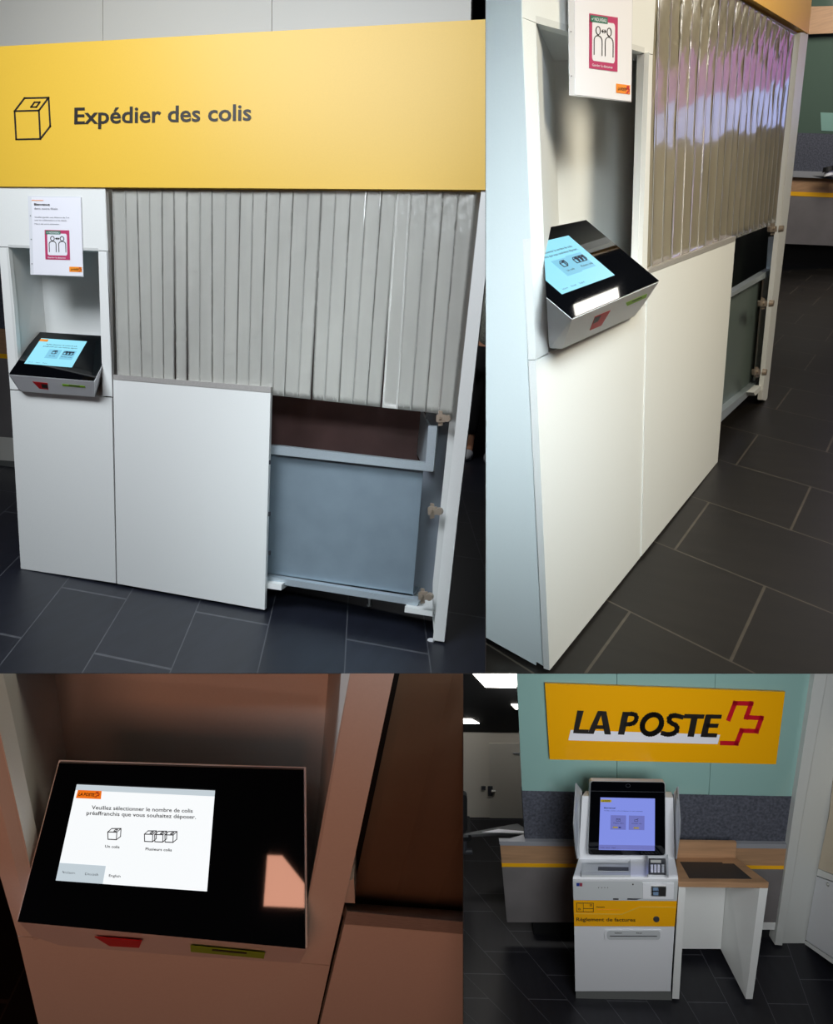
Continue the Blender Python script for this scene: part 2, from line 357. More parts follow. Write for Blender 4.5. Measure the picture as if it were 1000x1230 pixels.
def terminal(bay, label, G, scr, body, yf, yb, redq, redin, greenq, fas, view, st=(SCR, SCRP)):
    """touch terminal: G = glass corners TL TR BR BL; body = extra housing points; fas = plane of the fascia"""
    t = thing(bay, 'touch_terminal', label, 'touch terminal')
    pf, pb = PY(bay, yf), PY(bay, yb)
    g = [pb.at(*G[0]), pb.at(*G[1]), pf.at(*G[2]), pf.at(*G[3])]
    # one flat glass: the fourth corner is put on the plane of the other three
    gp = P3P(bay, g[0], g[2], g[3]); g[1] = gp.at(*G[1])
    bm = NB(); hull(bm, [p - gp.n * .004 for p in g] + body); hs = link(bay, 'housing', bm, HOUS, t)
    bm = NB(); c = sum(g, Vector()) / 4
    solid(bm, [p + (c - p).normalized() * .0025 for p in g], -gp.n * .0038)
    gl = link(bay, 'front_glass', bm, GLASSB, t)
    bm = NB(); slab(bm, gp, scr, .0006, .0008); sc = link(bay, 'screen', bm, st[0], t)
    o = .0014
    if view == 3:
        bm = NB(); slab(bm, gp, qrect(scr, 0, .83, .32, 1), .0003, o); link(bay, 'language_bar', bm, st[1], sc)
        bm = NB(); slab(bm, gp, qrect(scr, .0, .0, 1, .06), .0003, o); link(bay, 'title_bar', bm, st[1], sc)
        bm = NB(); slab(bm, gp, [(93.6, 949), (122, 950.2), (121, 960), (91, 958.6)], .0003, o + .0004); lg = link(bay, 'logo_patch', bm, mat('orange screen patch', (255, 122, 20), .4, emit=.8), sc)
        text(bay, lg, gp, 'LA POSTE', (94, 955.6), (112.8, 956.6), 3.6, INK, bold=.03, slant=.25, off=o + .001)
        bm = NB(); logo_cross(bm, gp, [(113.5, 950.8), (119.5, 951), (119, 957.6), (113, 957.4)], o + .0008); link(bay, 'logo_cross', bm, REDD, lg)
        text(bay, sc, gp, 'Veuillez s\u00e9lectionner le nombre de colis', (110, 972), (231.3, 976.2), 4.6, UI, bold=.014, off=o)
        text(bay, sc, gp, 'pr\u00e9affranchis que vous souhaitez d\u00e9poser.', (103.8, 978.6), (235.2, 983.6), 4.6, UI, bold=.014, off=o)
        text(bay, sc, gp, 'Un colis', (126, 1018), (143.4, 1019), 3.2, UI, bold=.02, off=o)
        text(bay, sc, gp, 'Plusieurs colis', (174.6, 1021.2), (206.2, 1022.6), 3.2, UI, bold=.02, off=o)
        text(bay, sc, gp, 'Italiano', (75, 1049), (90, 1050), 3.0, UI, bold=.012, off=o)
        text(bay, sc, gp, 'Deutsch', (102, 1051), (118, 1052), 3.0, UI, bold=.012, off=o)
        text(bay, sc, gp, 'English', (130.6, 1053), (144.6, 1054), 3.0, UI, bold=.012, off=o)
        bm = NB(); parcel_icon(bm, gp, [(129.5, 995), (146, 995.4), (144, 1009), (128.8, 1008.2)], .8, o); link(bay, 'parcel_icon', bm, UI, sc)
        bm = NB()
        for k in range(3): parcel_icon(bm, gp, [(173.5 + 12.3 * k, 997.8 + .4 * k), (188.5 + 12.3 * k, 998.2 + .4 * k), (187 + 12.3 * k, 1011.4 + .4 * k), (172.8 + 12.3 * k, 1010.8 + .4 * k)], .8, o)
        link(bay, 'parcels_icon', bm, UI, sc)
    else:
        bm = NB(); slab(bm, gp, qrect(scr, .33, .40, .60, .74), .0003, o); a = link(bay, 'choice_tile', bm, st[1], sc)
        bm = NB(); slab(bm, gp, qrect(scr, .64, .40, .91, .74) if view == 1 else qrect(scr, .60, .38, .88, .72), .0003, o); b2 = link(bay, 'choice_tile', bm, st[1], sc)
        w = .55 if view == 1 else .8
        bm = NB(); parcel_icon(bm, gp, qrect(scr, .42, .44, .52, .56), w, o + .0006); link(bay, 'parcel_icon', bm, UI, a)
        bm = NB()
        for k in range(3): parcel_icon(bm, gp, qrect(scr, .66 + .065 * k, .44, .745 + .065 * k, .56), w, o + .0006)
        link(bay, 'parcels_icon', bm, UI, b2)
        qtext(bay, a, gp, scr, 'Un colis', .40, .66, .53, .035, UI, bold=.01, off=o + .0006)
        qtext(bay, b2, gp, scr, 'Plusieurs colis', .66, .66, .88, .035, UI, bold=.01, off=o + .0006)
        qtext(bay, sc, gp, scr, 'Veuillez s\u00e9lectionner le nombre de colis', .19, .24, .86, .04, UI, bold=.012, off=o)
        qtext(bay, sc, gp, scr, 'pr\u00e9affranchis que vous souhaitez d\u00e9poser.', .16, .32, .90, .04, UI, bold=.012, off=o)
        for s, u in (('Italiano', .07), ('Deutsch', .22), ('English', .37)): qtext(bay, sc, gp, scr, s, u, .94, u + .09, .03, UIM, off=o)
        bm = NB(); slab(bm, gp, qrect(scr, 0, .03, .18, .12), .0003, o); link(bay, 'logo_patch', bm, ORANGE, sc)
    bm = NB(); slab(bm, fas, redq, .0008, .0012); r = link(bay, 'scanner_window', bm, RED, t)
    if redin:
        bm = NB(); slab(bm, fas, redin, .0004, .0018); link(bay, 'scanner_lens', bm, INK, r)
    bm = NB(); slab(bm, fas, greenq, .0008, .0012); s = link(bay, 'card_slot', bm, GREEN, t)
    bm = NB(); m0, m1 = lerp2(greenq[0], greenq[3], .35), lerp2(greenq[1], greenq[2], .35); stroke(bm, fas, [lerp2(m0, m1, .3), lerp2(m0, m1, .75)], .8 if view < 3 else 1.6, .0018); link(bay, 'slot_mouth', bm, INK, s)
    return t, gp, g

def hinge(bay, t, pl, cx, cy, k):
    """cup hinge: wing plate, arm and round cup, about k pixels across"""
    bm = NB()
    slab(bm, pl, rrect(cx - .55 * k, cy - .28 * k, cx + .1 * k, cy + .28 * k, .08 * k), .012, .012)
    slab(bm, pl, [(cx - .38 * k, cy - .55 * k), (cx - .12 * k, cy - .5 * k), (cx - .1 * k, cy + .5 * k), (cx - .4 * k, cy + .55 * k)], .006, .004)
    bev(bm, .001, 1)
    c = pl.at(cx + .28 * k, cy, .004); r = (pl.at(cx + .28 * k, cy + .27 * k) - pl.at(cx + .28 * k, cy)).length
    rod(bm, c, c + pl.n * .022, r, r * .85)
    c = pl.at(cx - .3 * k, cy - .05 * k, .01); rod(bm, c, c + pl.n * .01, r * .45)
    link(bay, 'hinge', bm, BRASS, t)

def strips(bay, t, pl, tops, bots, ytop, ybot_fn, n=22, seed=1, amp=.003, lap=.12, gaps=(), edge=.055, crink=None, bead=True, m=None):
    """hanging PVC strips between pixel seams; each strip overlaps the next and ripples"""
    rnd = random.Random(seed)
    for i in range(len(tops) - 1):
        bm = NB(); rows = []
        sgn = .0005 if i % 2 else -.0005; gp_ = (i - 1) in gaps
        ph = rnd.random() * 6; f1 = rnd.uniform(5, 9); tw = rnd.uniform(-1, 1)
        g = i in gaps
        for r in range(n + 1):
            v = (r / n) ** 1.25; row = []
            a = tops[i] + (bots[i] - tops[i]) * v; b = tops[i + 1] + (bots[i + 1] - tops[i + 1]) * v
            lp = lap * (1 - 1.0 * v) if g else lap
            w = b - a; a2 = a - w * (lap * .5 * (1 - v) - .05 * v if gp_ else lap * .5); b2 = b + w * (lp * .5 - (.06 * v if g else 0))
            y0 = ytop(a) if callable(ytop) else ytop
            for c in range(7):
                u = c / 6; x = a2 + (b2 - a2) * u; y = ytop(x) + (ybot_fn(x) - ytop(x)) * v
                wob = amp * (1.0 - .65 * v) * math.sin(ph + f1 * v * 3 + u * 2.2) + amp * .6 * tw * (u - .5) * math.cos(3 * v + ph)
                curl = .0012 * (2 * abs(u - .5)) ** 3
                cr = crink(x, y) if crink else 0
                row.append(bm.verts.new(pl.at(x, y, sgn + wob + curl + cr)))
            rows.append(row)
        for r in range(n):
            for c in range(6): bm.faces.new((rows[r][c], rows[r][c + 1], rows[r + 1][c + 1], rows[r + 1][c]))
        ex = bmesh.ops.solidify(bm, geom=bm.faces[:], thickness=.0008)
        s = link(bay, 'strip', bm, m or PVC1, t, smooth=bead)
        bm = NB(); ed = []
        for r in range(n + 1):
            v = r / n; a = tops[i] + (bots[i] - tops[i]) * v; b = tops[i + 1] + (bots[i + 1] - tops[i + 1]) * v
            w = b - a; x = a - w * lap * .5; y = ytop(x) + (ybot_fn(x) - ytop(x)) * v
            wob = amp * (1.0 - .65 * v) * math.sin(ph + f1 * v * 3) + amp * .6 * tw * (-.5) * math.cos(3 * v + ph)
            ed.append((pl.at(x, y, sgn + wob + .0022), pl.at(x + w * edge, y, sgn + wob + .002)))
        for (p, q), (p2, q2) in zip(ed, ed[1:]): solid(bm, [p, q, q2, p2], -pl.n * .001)
        if bead and not gp_: link(bay, 'edge_bead', bm, PVC2, s)
        else: bm.free()

def lin_fn(x0, y0, x1, y1): return lambda x: y0 + (y1 - y0) * (x - x0) / (x1 - x0)
# ================================================================== VIEW 1 (upper left): parcel counter seen from the front
b = B1; f0 = PY(b, 0)
c1 = thing(b, 'parcel_counter', 'white built-in parcel counter under the yellow header of the upper left view', 'counter')
def pt(parent, name, pl, px, depth=.02, off=0., m=WHITE, bay=None, bevel=0, dirv=None, label=None):
    bm = NB(); slab(bm, pl, px, depth, off, dirv)
    if bevel: bev(bm, bevel)
    o = link(bay or pl.b, name, bm, m, parent)
    if label: o['label'] = label
    return o
pt(c1, 'upper_panel', f0, [(-8, 223.5), (126.2, 225), (129.8, 301), (-1.6, 296)])
pt(c1, 'stile', f0, [(-1.5, 297), (10, 297.4), (17, 370), (24.5, 468.4), (12, 467.2)])
pt(c1, 'stile', f0, [(118, 301.5), (129.8, 302), (134.2, 476.2), (123.4, 475.4)])
pt(c1, 'lower_panel', f0, [(12.2, 468.6), (134.3, 477.8), (139.2, 700.5), (25, 683)])
shell(b, c1, [(10, 297), (118, 301.4), (123.4, 476), (24.3, 468)], [(47, 300), (125, 304), (125, 440), (58.5, 436)], .0, .2)
# side cheek between the terminal column and the curtain
hexv = [f0.at(126.3, 225), f0.at(129.8, 302), f0.at(134.3, 477), f0.at(139.2, 700)]
pb2 = PY(b, .10)
q = [f0.at(126.6, 225.3), f0.at(135.3, 476.9), pb2.at(143.5, 470), pb2.at(137, 227)]
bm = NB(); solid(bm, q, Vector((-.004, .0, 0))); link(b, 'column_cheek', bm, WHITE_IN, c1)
# right hand post and the parts behind it
pt(c1, 'right_post', f0, [(578, 226), (594.5, 226), (563.8, 500), (549.5, 620), (533.3, 771), (519.5, 769), (535, 620), (548, 500)], .025, bevel=.001)
g2 = PY(b, .05)
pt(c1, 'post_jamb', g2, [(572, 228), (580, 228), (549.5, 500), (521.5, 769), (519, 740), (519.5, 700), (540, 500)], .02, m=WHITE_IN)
g3 = PY(b, .30)
p = [PY(b, .03).at(x, y) for x, y in ((590, 226), (562, 500), (531, 770))] 
pbk = [PY(b, .5).at(x, y) for x, y in ((531, 770 - 70), (561, 460), (589, 200))]
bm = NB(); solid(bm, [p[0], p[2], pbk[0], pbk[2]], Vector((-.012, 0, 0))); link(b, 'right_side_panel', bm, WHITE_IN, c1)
e = PY(b, .46)
pt(c1, 'back_panel', e, [(60, 215), (588, 215), (560, 460), (533, 690), (150, 660), (120, 400)], .02, m=mat('inner back board', (96, 74, 70), .5, noise=.1))
pt(c1, 'inner_wall', PY(b, .20), [(512, 490), (540, 492), (519, 735), (492, 728)], .01, m=mat('inner side board', (120, 128, 138), .5))
pt(c1, 'bottom_board', PY(b, .02), [(486, 728.5), (519.2, 735), (519.4, 740.6), (485.6, 735.4)], .36)
pt(c1, 'bottom_board', PY(b, .02), [(318.6, 699.4), (338.3, 702), (337.4, 709.2), (317.8, 706.2)], .36)
bm = NB(); a = PY(b, .12); rod(bm, a.at(443.5, 716), a.at(443.5, 727), .008); rod(bm, a.at(443.5, 725.5), a.at(443.5, 727.5), .014); link(b, 'levelling_foot', bm, STEEL, c1)
bm = NB(); a = PY(b, .015); rod(bm, a.at(517.5, 768), a.at(517.5, 772.4), .016, .02); link(b, 'levelling_foot', bm, HOUS, c1)
hp = PY(b, -.004)
for cx, cy in ((533, 502.5), (523, 613.8), (511.5, 716)): hinge(b, c1, hp, cx, cy, 17)
# sliding door
d1 = thing(b, 'sliding_door', 'white sliding door left of the open steel bin, in the upper left view', 'door')
fd = PY(b, -.004)
pt(d1, 'door_leaf', fd, [(135.9, 455.7), (324.8, 471.9), (317.6, 732.5), (140.6, 701)], .019)
st = pt(d1, 'edge_strip', PY(b, -.006), [(136.2, 449.8), (325.3, 464.9), (324.9, 471.8), (135.9, 455.6)], .045, m=TRIMM, bevel=.0015, label='brushed metal top edge')
bm = NB(); a = PY(b, -.003)
for y in (553, 615, 662): slab(bm, a, [(322.2, y), (323.6, y), (323.4, y + 5), (322, y + 5)], .012)
link(b, 'edge_clip', bm, DGREY, d1)
# yellow header
s1 = thing(b, 'header_board', 'yellow header board reading Exp\u00e9dier des colis, top of the upper left view', 'sign')
fs = PY(b, -.008)
pt(s1, 'board', fs, [(-60, 59), (600, 22.2), (600, 228.2), (-60, 223.6)], .03, m=YELLOW, bevel=.0012)
text(b, s1, fs, 'Exp\u00e9dier des colis', (89, 148.8), (301.5, 144.3), 19.5, INK, bold=.018, up=(.012, -1))
bm = NB()
stroke(bm, fs, [(17.4, 133.4), (46.6, 132.6), (48.3, 166.8), (19.3, 167.4)], 1.9, closed=True)
stroke(bm, fs, [(17.4, 133.4), (29.3, 117.8), (58.2, 117.2), (60.2, 151.6), (48.3, 166.8)], 1.9)
stroke(bm, fs, [(58.2, 117.2), (46.6, 132.6)], 1.9)
stroke(bm, fs, [(37, 128.6), (41.3, 122.8), (47.6, 122.6), (43.6, 128.4)], 1.7, closed=True)
link(b, 'parcel_icon', bm, INK, s1)
# strip curtain
def crk(x, y):
    u = max(0, min(1, (x - 430) / 130)); v = max(0, min(1, (330 - y) / 90))
    return .0035 * u * v * (math.sin(x * .55 + y * .08) * math.sin(y * .16 + x * .05) + .5 * math.sin(y * .4 + x * .3))
k1 = thing(b, 'strip_curtain', 'grey PVC strip curtain glinting at its top right, in the upper left view', 'curtain')
bots = [142, 156, 170, 183, 196, 210.5, 225, 239.5, 254.6, 268, 283, 298, 312, 327, 341, 357.7, 373.8, 389.4, 406.3, 423.2, 439.6, 457.8, 476.5, 493.4, 510.3, 526.7, 542.5]
tops = [135.5, 150, 164, 179, 194, 209, 224, 240, 254, 271, 288, 303.6, 319.7, 336, 351.6, 370, 386, 403, 420.6, 440, 458, 476.5, 493, 513, 532, 550.6, 571]
strips(b, k1, PY(b, .014), tops, bots, lin_fn(135, 226.4, 578, 229.2), lin_fn(135, 453, 543, 498.8), seed=11, amp=.0007, crink=crk, n=40, gaps=(4, 5, 15, 20), edge=.035)
# steel parcel bin in the open hatch
n1 = thing(b, 'parcel_bin', 'grey steel parcel bin standing in the open hatch of the upper left view', 'bin')
pt(n1, 'front_sheet', PY(b, .09), [(320, 540), (508.3, 562), (495.3, 717), (318.5, 691)], .004, m=SHEET)
pt(n1, 'top_rail', PY(b, .05), [(323.5, 534.2), (510, 555.6), (509.6, 556.2), (520.2, 560.5), (519.3, 566.8), (322, 545)], .04, m=RAILM, bevel=.002)
pt(n1, 'upright', PY(b, .048), [(514.3, 511.4), (525, 512), (520.2, 566), (510.6, 564)], .03, m=RAILM, bevel=.002)
pt(n1, 'bottom_rail', PY(b, .05), [(319.2, 692), (503, 720.8), (501, 728), (318.6, 699.2)], .045, m=RAILM, bevel=.002)
a, c = PY(b, .05), PY(b, .42)
q = [a.at(515, 512), a.at(510, 564), c.at(500, 545), c.at(505, 492)]
bm = NB(); solid(bm, q, Vector((.01, 0, 0))); link(b, 'side_wall', bm, RAILM, n1)
pt(n1, 'back_wall', PY(b, .41), [(300, 470), (512, 480), (500, 600), (300, 600)], .01, m=DARKB)
pt(n1, 'bin_floor', PY(b, .09), [(320, 688), (496, 714), (496, 716), (320, 690)], .3, m=SHEET)
# touch terminal
red = [(38.6, 458.2), (57, 460.2), (58.2, 468.2), (47.4, 467)]
fb = [PY(b, -.03).at(113.4, 476.9), PY(b, -.03).at(27, 470.2), PY(b, .0).at(21.5, 467)]
bk = [PY(b, .17).at(123, 452), PY(b, .17).at(52, 445)]
pfr = PY(b, -.09); fas = P3P(b, pfr.at(10, 449.4), pfr.at(112.6, 457.4), fb[0])
terminal(b, 'tilted touch terminal in the niche of the upper left view, left of the strip curtain',
         [(45, 398.4), (140, 404.3), (112.6, 457.4), (10, 449.4)], [(49.4, 406.2), (104.4, 410), (86.2, 441.3), (29, 436.6)],
         fb + bk, -.09, .16, red, [(49.5, 461.2), (56.8, 462), (57.4, 466.6), (50.4, 465.8)], [(74.4, 461.2), (102, 463.8), (102.4, 465.8), (75.2, 463.6)], fas, 1)
notice(b, PY(b, -.0045), [(37.8, 237), (96.6, 237.6), (99.6, 331.6), (40.4, 329.8)], [(33.6, 235.4), (97.2, 236.2), (100.2, 332.4), (36.6, 330)],
       'printed distance notice in a sleeve above the terminal of the upper left view')
# room around
solo(link(b, 'floor', (lambda bm: (solid(bm, [Vector(p) for p in ((-9, -3.5, 0), (9, -3.5, 0), (9, 11, 0), (-9, 11, 0))], Vector((0, 0, -.05))), bm)[1])(NB()),
     floor_mat('dark stone tiles one', 1, .756, .376, 1.06, -.13, .64, -.153, -.13, (30, 33, 44), (84, 86, 92))), kind='structure')['keep'] = 1
w = PY(b, .62)
solo(pt(None, 'wall_back', w, [(-80, -60), (122.6, -60), (124.6, 230), (-80, 230)], .04, m=BOARD), kind='structure')
solo(pt(None, 'wall_back', w, [(123.2, -60), (326.2, -60), (325.8, 230), (125.2, 230)], .04, m=BOARD), kind='structure')
solo(pt(None, 'wall_back', w, [(326.9, -60), (567, -60), (562.4, 150), (562, 230), (326.4, 230)], .04, m=BOARD), kind='structure')
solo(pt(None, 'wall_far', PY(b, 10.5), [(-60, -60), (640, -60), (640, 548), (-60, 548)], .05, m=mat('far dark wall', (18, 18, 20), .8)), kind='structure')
# service counter glimpsed at the left
sc1 = thing(b, 'service_counter', 'felt and wood service counter glimpsed at the left edge of the upper left view', 'counter')
w = PY(b, 2.35)
for nm, y0, y1, m_, dd in (('felt_panel', 250, 396, FELT, .05), ('wood_band', 396, 426, WOOD, .05), ('stripe', 426, 431.5, STRIPE, .052), ('front_panel', 431.5, 526, CONC, .05), ('base_panel', 526, 554, BOARD, .04), ('plinth', 554, 567, PLINTH, .03)):
    pt(sc1, nm, w, [(-60, y0 - 6), (30, y0 + 1), (30, y1 + 1), (-60, y1 - 6)], dd, m=m_)
# person at the right edge
def person1():
    t = thing(b, 'person', 'person in grey jacket and black trousers behind the right post, upper left view', 'person')
    fl = PZ(b, 0).at(573, 553); s = 1.75; X, Y = fl.x + .02, fl.y
    o = Vector((X, Y, 0))
    V = [(0, 0, 0)] ; 
    pts = {'pel': (0, 0, .95), 'spi': (0, 0, 1.15), 'che': (0, 0, 1.35), 'neck': (0, 0, 1.5), 'he1': (0, -.02, 1.6), 'he2': (0, -.02, 1.7),
           'sL': (-.17, 0, 1.43), 'eL': (-.24, .02, 1.17), 'wL': (-.22, -.12, .98), 'sR': (.17, 0, 1.43), 'eR': (.24, .02, 1.17), 'wR': (.17, -.16, 1.26),
           'hL': (-.09, 0, .9), 'kL': (-.10, -.02, .5), 'aL': (-.10, .02, .09), 'tL': (-.10, -.15, .04),
           'hR': (.09, 0, .9), 'kR': (.10, -.02, .5), 'aR': (.10, .02, .09), 'tR': (.10, -.15, .04)}
    ed = [('pel', 'spi'), ('spi', 'che'), ('che', 'neck'), ('neck', 'he1'), ('he1', 'he2'), ('che', 'sL'), ('sL', 'eL'), ('eL', 'wL'), ('che', 'sR'), ('sR', 'eR'), ('eR', 'wR'),
          ('pel', 'hL'), ('hL', 'kL'), ('kL', 'aL'), ('aL', 'tL'), ('pel', 'hR'), ('hR', 'kR'), ('kR', 'aR'), ('aR', 'tR')]
    rad = dict(pel=.14, spi=.12, che=.14, neck=.055, he1=.085, he2=.08, sL=.065, eL=.045, wL=.03, sR=.065, eR=.045, wR=.03, hL=.09, kL=.06, aL=.042, tL=.03, hR=.09, kR=.06, aR=.042, tR=.03)
    def skin(name, P, E, Rd, m, parent, rootv):
        me = bpy.data.meshes.new(name); ks = list(P)
        me.from_pydata([tuple(o + Vector(P[k]) * s) for k in ks], [(ks.index(a_), ks.index(c_)) for a_, c_ in E], [])
        ob = bpy.data.objects.new(name, me); COL.objects.link(ob)
        md = ob.modifiers.new('s', 'SKIN'); 
        for i, k in enumerate(ks):
            v = me.skin_vertices[0].data[i]; v.radius = (Rd[k] * s, Rd[k] * s); v.use_root = (k == rootv)
        sb = ob.modifiers.new('u', 'SUBSURF'); sb.levels = 2; sb.render_levels = 2
        mm = bpy.data.meshes.new_from_object(ob.evaluated_get(bpy.context.evaluated_depsgraph_get()))
        bpy.data.objects.remove(ob); bm = bmesh.new(); bm.from_mesh(mm)
        return link(b, name, bm, m, parent, smooth=True)
    skin('body', pts, ed, rad, SKIN, t, 'pel')
    g = lambda ks: {k: pts[k] for k in ks}
    j = ['pel', 'spi', 'che', 'sL', 'eL', 'wL', 'sR', 'eR', 'wR']
    skin('jacket', g(j), [x for x in ed if x[0] in j and x[1] in j], {k: rad[k] + .02 for k in j}, CLOTH, t, 'pel')
    P2 = g(['pel', 'hL', 'kL', 'aL', 'hR', 'kR', 'aR']); P2['aL'] = (-.10, .01, .2); P2['aR'] = (.10, .01, .2)
    skin('trousers', P2, [x for x in ed if x[0] in P2 and x[1] in P2], {k: rad[k] + .025 for k in P2}, TROU, t, 'pel')
    for sx in (-.1, .1):
        bm = NB()
        vs = bmesh.ops.create_uvsphere(bm, u_segments=20, v_segments=12, radius=1)['verts']
        for v in vs:
            v.co = o + Vector((sx + v.co.x * .05, -.05 + v.co.y * .15, max(.0, .045 + v.co.z * .055 - max(0, -v.co.y) * .012))) * s
        link(b, 'shoe', bm, HOUS, t, smooth=True)
    bm = NB(); vs = bmesh.ops.create_uvsphere(bm, u_segments=20, v_segments=12, radius=1)['verts']
    for v in vs: v.co = o + Vector((v.co.x * .1, .02 + v.co.y * .1, 1.7 + v.co.z * .11)) * s
    link(b, 'hair', bm, HAIR, t, smooth=True)
    for sx, wx in ((-1, pts['wL']), (1, pts['wR'])):
        for i in range(5):
            bm = NB(); w0 = Vector(wx); dr = Vector((0, -.5, -.87)) if sx < 0 else Vector((0, -.6, .8))
            lat = Vector((1, 0, 0)) * (.018 * (i - 2)) 
            p0 = o + (w0 + lat * .8) * s; p1 = o + (w0 + dr * (.07 + (.03 if i else 0)) + lat * 1.1) * s; p2 = p1 + (dr * .04 + Vector((0, -.02, 0))) * s
            rod(bm, p0, p1, .012 * s, .010 * s, 10); rod(bm, p1, p2, .010 * s, .007 * s, 10); link(b, 'finger', bm, SKIN, t, smooth=True)
person1()
# ================================================================== VIEW 2 (upper right): the counter seen along its front
b = B2; f0 = PY(b, 0)
c2 = thing(b, 'parcel_counter', 'white parcel counter seen steeply from its left end, upper right view', 'counter')
pt(c2, 'upper_panel', f0, [(625.4, -12), (640, -40), (790, -60), (783.8, 65), (773.6, 63.2), (643.4, 27), (626.2, 20.4)])
pt(c2, 'stile', f0, [(626.2, 21.2), (643.4, 27.8), (645, 110), (658, 423.6), (643, 432)])
pt(c2, 'stile', f0, [(773.6, 63.9), (783.6, 66), (776.8, 321), (776.5, 365.5), (763.5, 371)])
pt(c2, 'lower_panel', f0, [(643, 433.6), (776.4, 366.2), (769.2, 669), (659.8, 805.3)])
shell(b, c2, [(643.4, 27.5), (773.6, 63.6), (764, 372), (658, 423.6)], [(664.5, 72.6), (766.4, 73), (757.5, 330), (675, 385)], 0, .16)
sx_ = PX(b, 0)
pt(c2, 'side_panel', sx_, [(560, -60), (625.4, -60), (626.1, 21), (643, 433), (659.8, 805), (643.6, 794.5), (643.3, 799.2), (582, 765), (560, 750)], .004, -.001, dirv=(1, 0, 0), m=mat('white laminate cool light tint', (222, 232, 234), .45, noise=.01, nscale=300))  # side face tinted bluish: cool light put into the colour
pt(c2, 'right_post', f0, [(961, 39), (970.6, 39), (974, -10), (981, -10), (947.2, 250), (933, 370), (920.8, 481.5), (914.7, 480.3), (926, 370), (938.8, 250)][0:2] + [(947.2, 250), (933, 370), (920.8, 481.5), (914.7, 480.3), (926, 370), (938.8, 250)], .025, bevel=.001)
bk_ = PY(b, .45)
pt(c2, 'back_panel', PY(b, .25), [(770, 20), (960, 20), (922, 440), (868, 500), (780, 480)], .02, m=MATS['inner back board'])
a, c = PY(b, .02), PY(b, .22)
q = [a.at(938.5, 250), a.at(916, 478), c.at(911, 455), c.at(930, 255)]
bm = NB(); solid(bm, q, Vector((.012, 0, 0))); link(b, 'jamb_panel', bm, WHITE_IN, c2)
pt(c2, 'jamb_panel', PY(b, .075), [(917.5, 331), (929, 326), (917, 474), (905, 466)], .008, m=WHITE_IN)
pt(c2, 'bottom_board', PY(b, .01), [(904.8, 471.5), (914.2, 463), (914, 468.5), (906.5, 475.5)], .16)
bm = NB(); a = PY(b, .015); rod(bm, a.at(918.2, 481), a.at(918.2, 485), .022, .026); link(b, 'levelling_foot', bm, HOUS, c2)
for cx, cy, k in ((931.5, 275, 13), (919.8, 364.5, 13), (912, 447, 12)): hinge(b, c2, PY(b, -.004), cx, cy, k)
d2 = thing(b, 'sliding_door', 'cream-lit sliding hatch door with metal top edge, centre of the upper right view', 'door')
fd = PY(b, -.004)
pt(d2, 'door_leaf', fd, [(777.6, 329.5), (882.7, 289.5), (861.5, 554.8), (769.9, 668.3)], .019)
pt(d2, 'edge_strip', PY(b, -.006), [(779, 323.4), (883.3, 283.5), (882.9, 289.4), (777.6, 329.2)], .045, m=TRIMM, bevel=.0015, label='brushed metal top edge')
s2 = thing(b, 'header_board', 'corner of the yellow header board at the top of the upper right view', 'sign')
pt(s2, 'board', PY(b, -.006), [(780, -90), (985, -90), (974.6, 0), (970.6, 40.4), (904, 0), (780, -75)], .03, m=mat('yellow laminate warm', (250, 190, 40), .42), bevel=.0012)
k2 = thing(b, 'strip_curtain', 'clear PVC strip curtain mirroring a purple banner, in the upper right view', 'curtain')
n = 20; tops2 = []; bots2 = []
x0, x1 = .765, 2.80
for i in range(n + 1):
    x = x0 + (x1 - x0) * i / n
    p = b.T @ Vector((x, .03, 1.86)); tops2.append(CX + F * p.x / p.z)
    p = b.T @ Vector((x, .03, 1.06)); bots2.append(CX + F * p.x / p.z)
def yat(z):
    def fn(px):
        # height line z on the curtain plane seen at column px
        lo, hi = -400., 700.
        for _ in range(40):
            m_ = (lo + hi) / 2
            if PY(b, .014).at(px, m_).z > z: lo = m_
            else: hi = m_
        return (lo + hi) / 2
    return fn
strips(b, k2, PY(b, .014), tops2, bots2, yat(1.86), lin_fn(779, 327, 936, 266), seed=8, m=PVC3, amp=.0012, n=30, crink=lambda x, y: .002 * max(0, min(1, (130 - y) / 90)) * math.sin(y * .2 + x * .7))
n2 = thing(b, 'parcel_bin', 'dark steel parcel bin inside the open hatch of the upper right view', 'bin')
g9 = PY(b, .09)
pt(n2, 'front_sheet', g9, [(877, 348), (915.5, 335), (906.5, 452), (866, 497)], .004, m=mat('grey green coated sheet', (118, 132, 128), .38, .4))
pt(n2, 'top_rail', PY(b, .05), [(877.4, 352.5), (926.5, 322.3), (927, 329), (876.6, 357.5)], .04, m=RAILM, bevel=.002)
pt(n2, 'upright', PY(b, .045), [(929.6, 284), (934.4, 283), (929.6, 329), (926.2, 329)], .03, m=RAILM, bevel=.002)
pt(n2, 'bottom_rail', PY(b, .05), [(864.6, 497), (913.8, 455.5), (912.8, 462), (864.2, 508)], .05, m=RAILM, bevel=.002)
pt(n2, 'back_wall', PY(b, .2), [(872, 280), (934, 265), (930, 345), (872, 380)], .01, m=mat('dark green steel', (36, 42, 38), .3, .4))
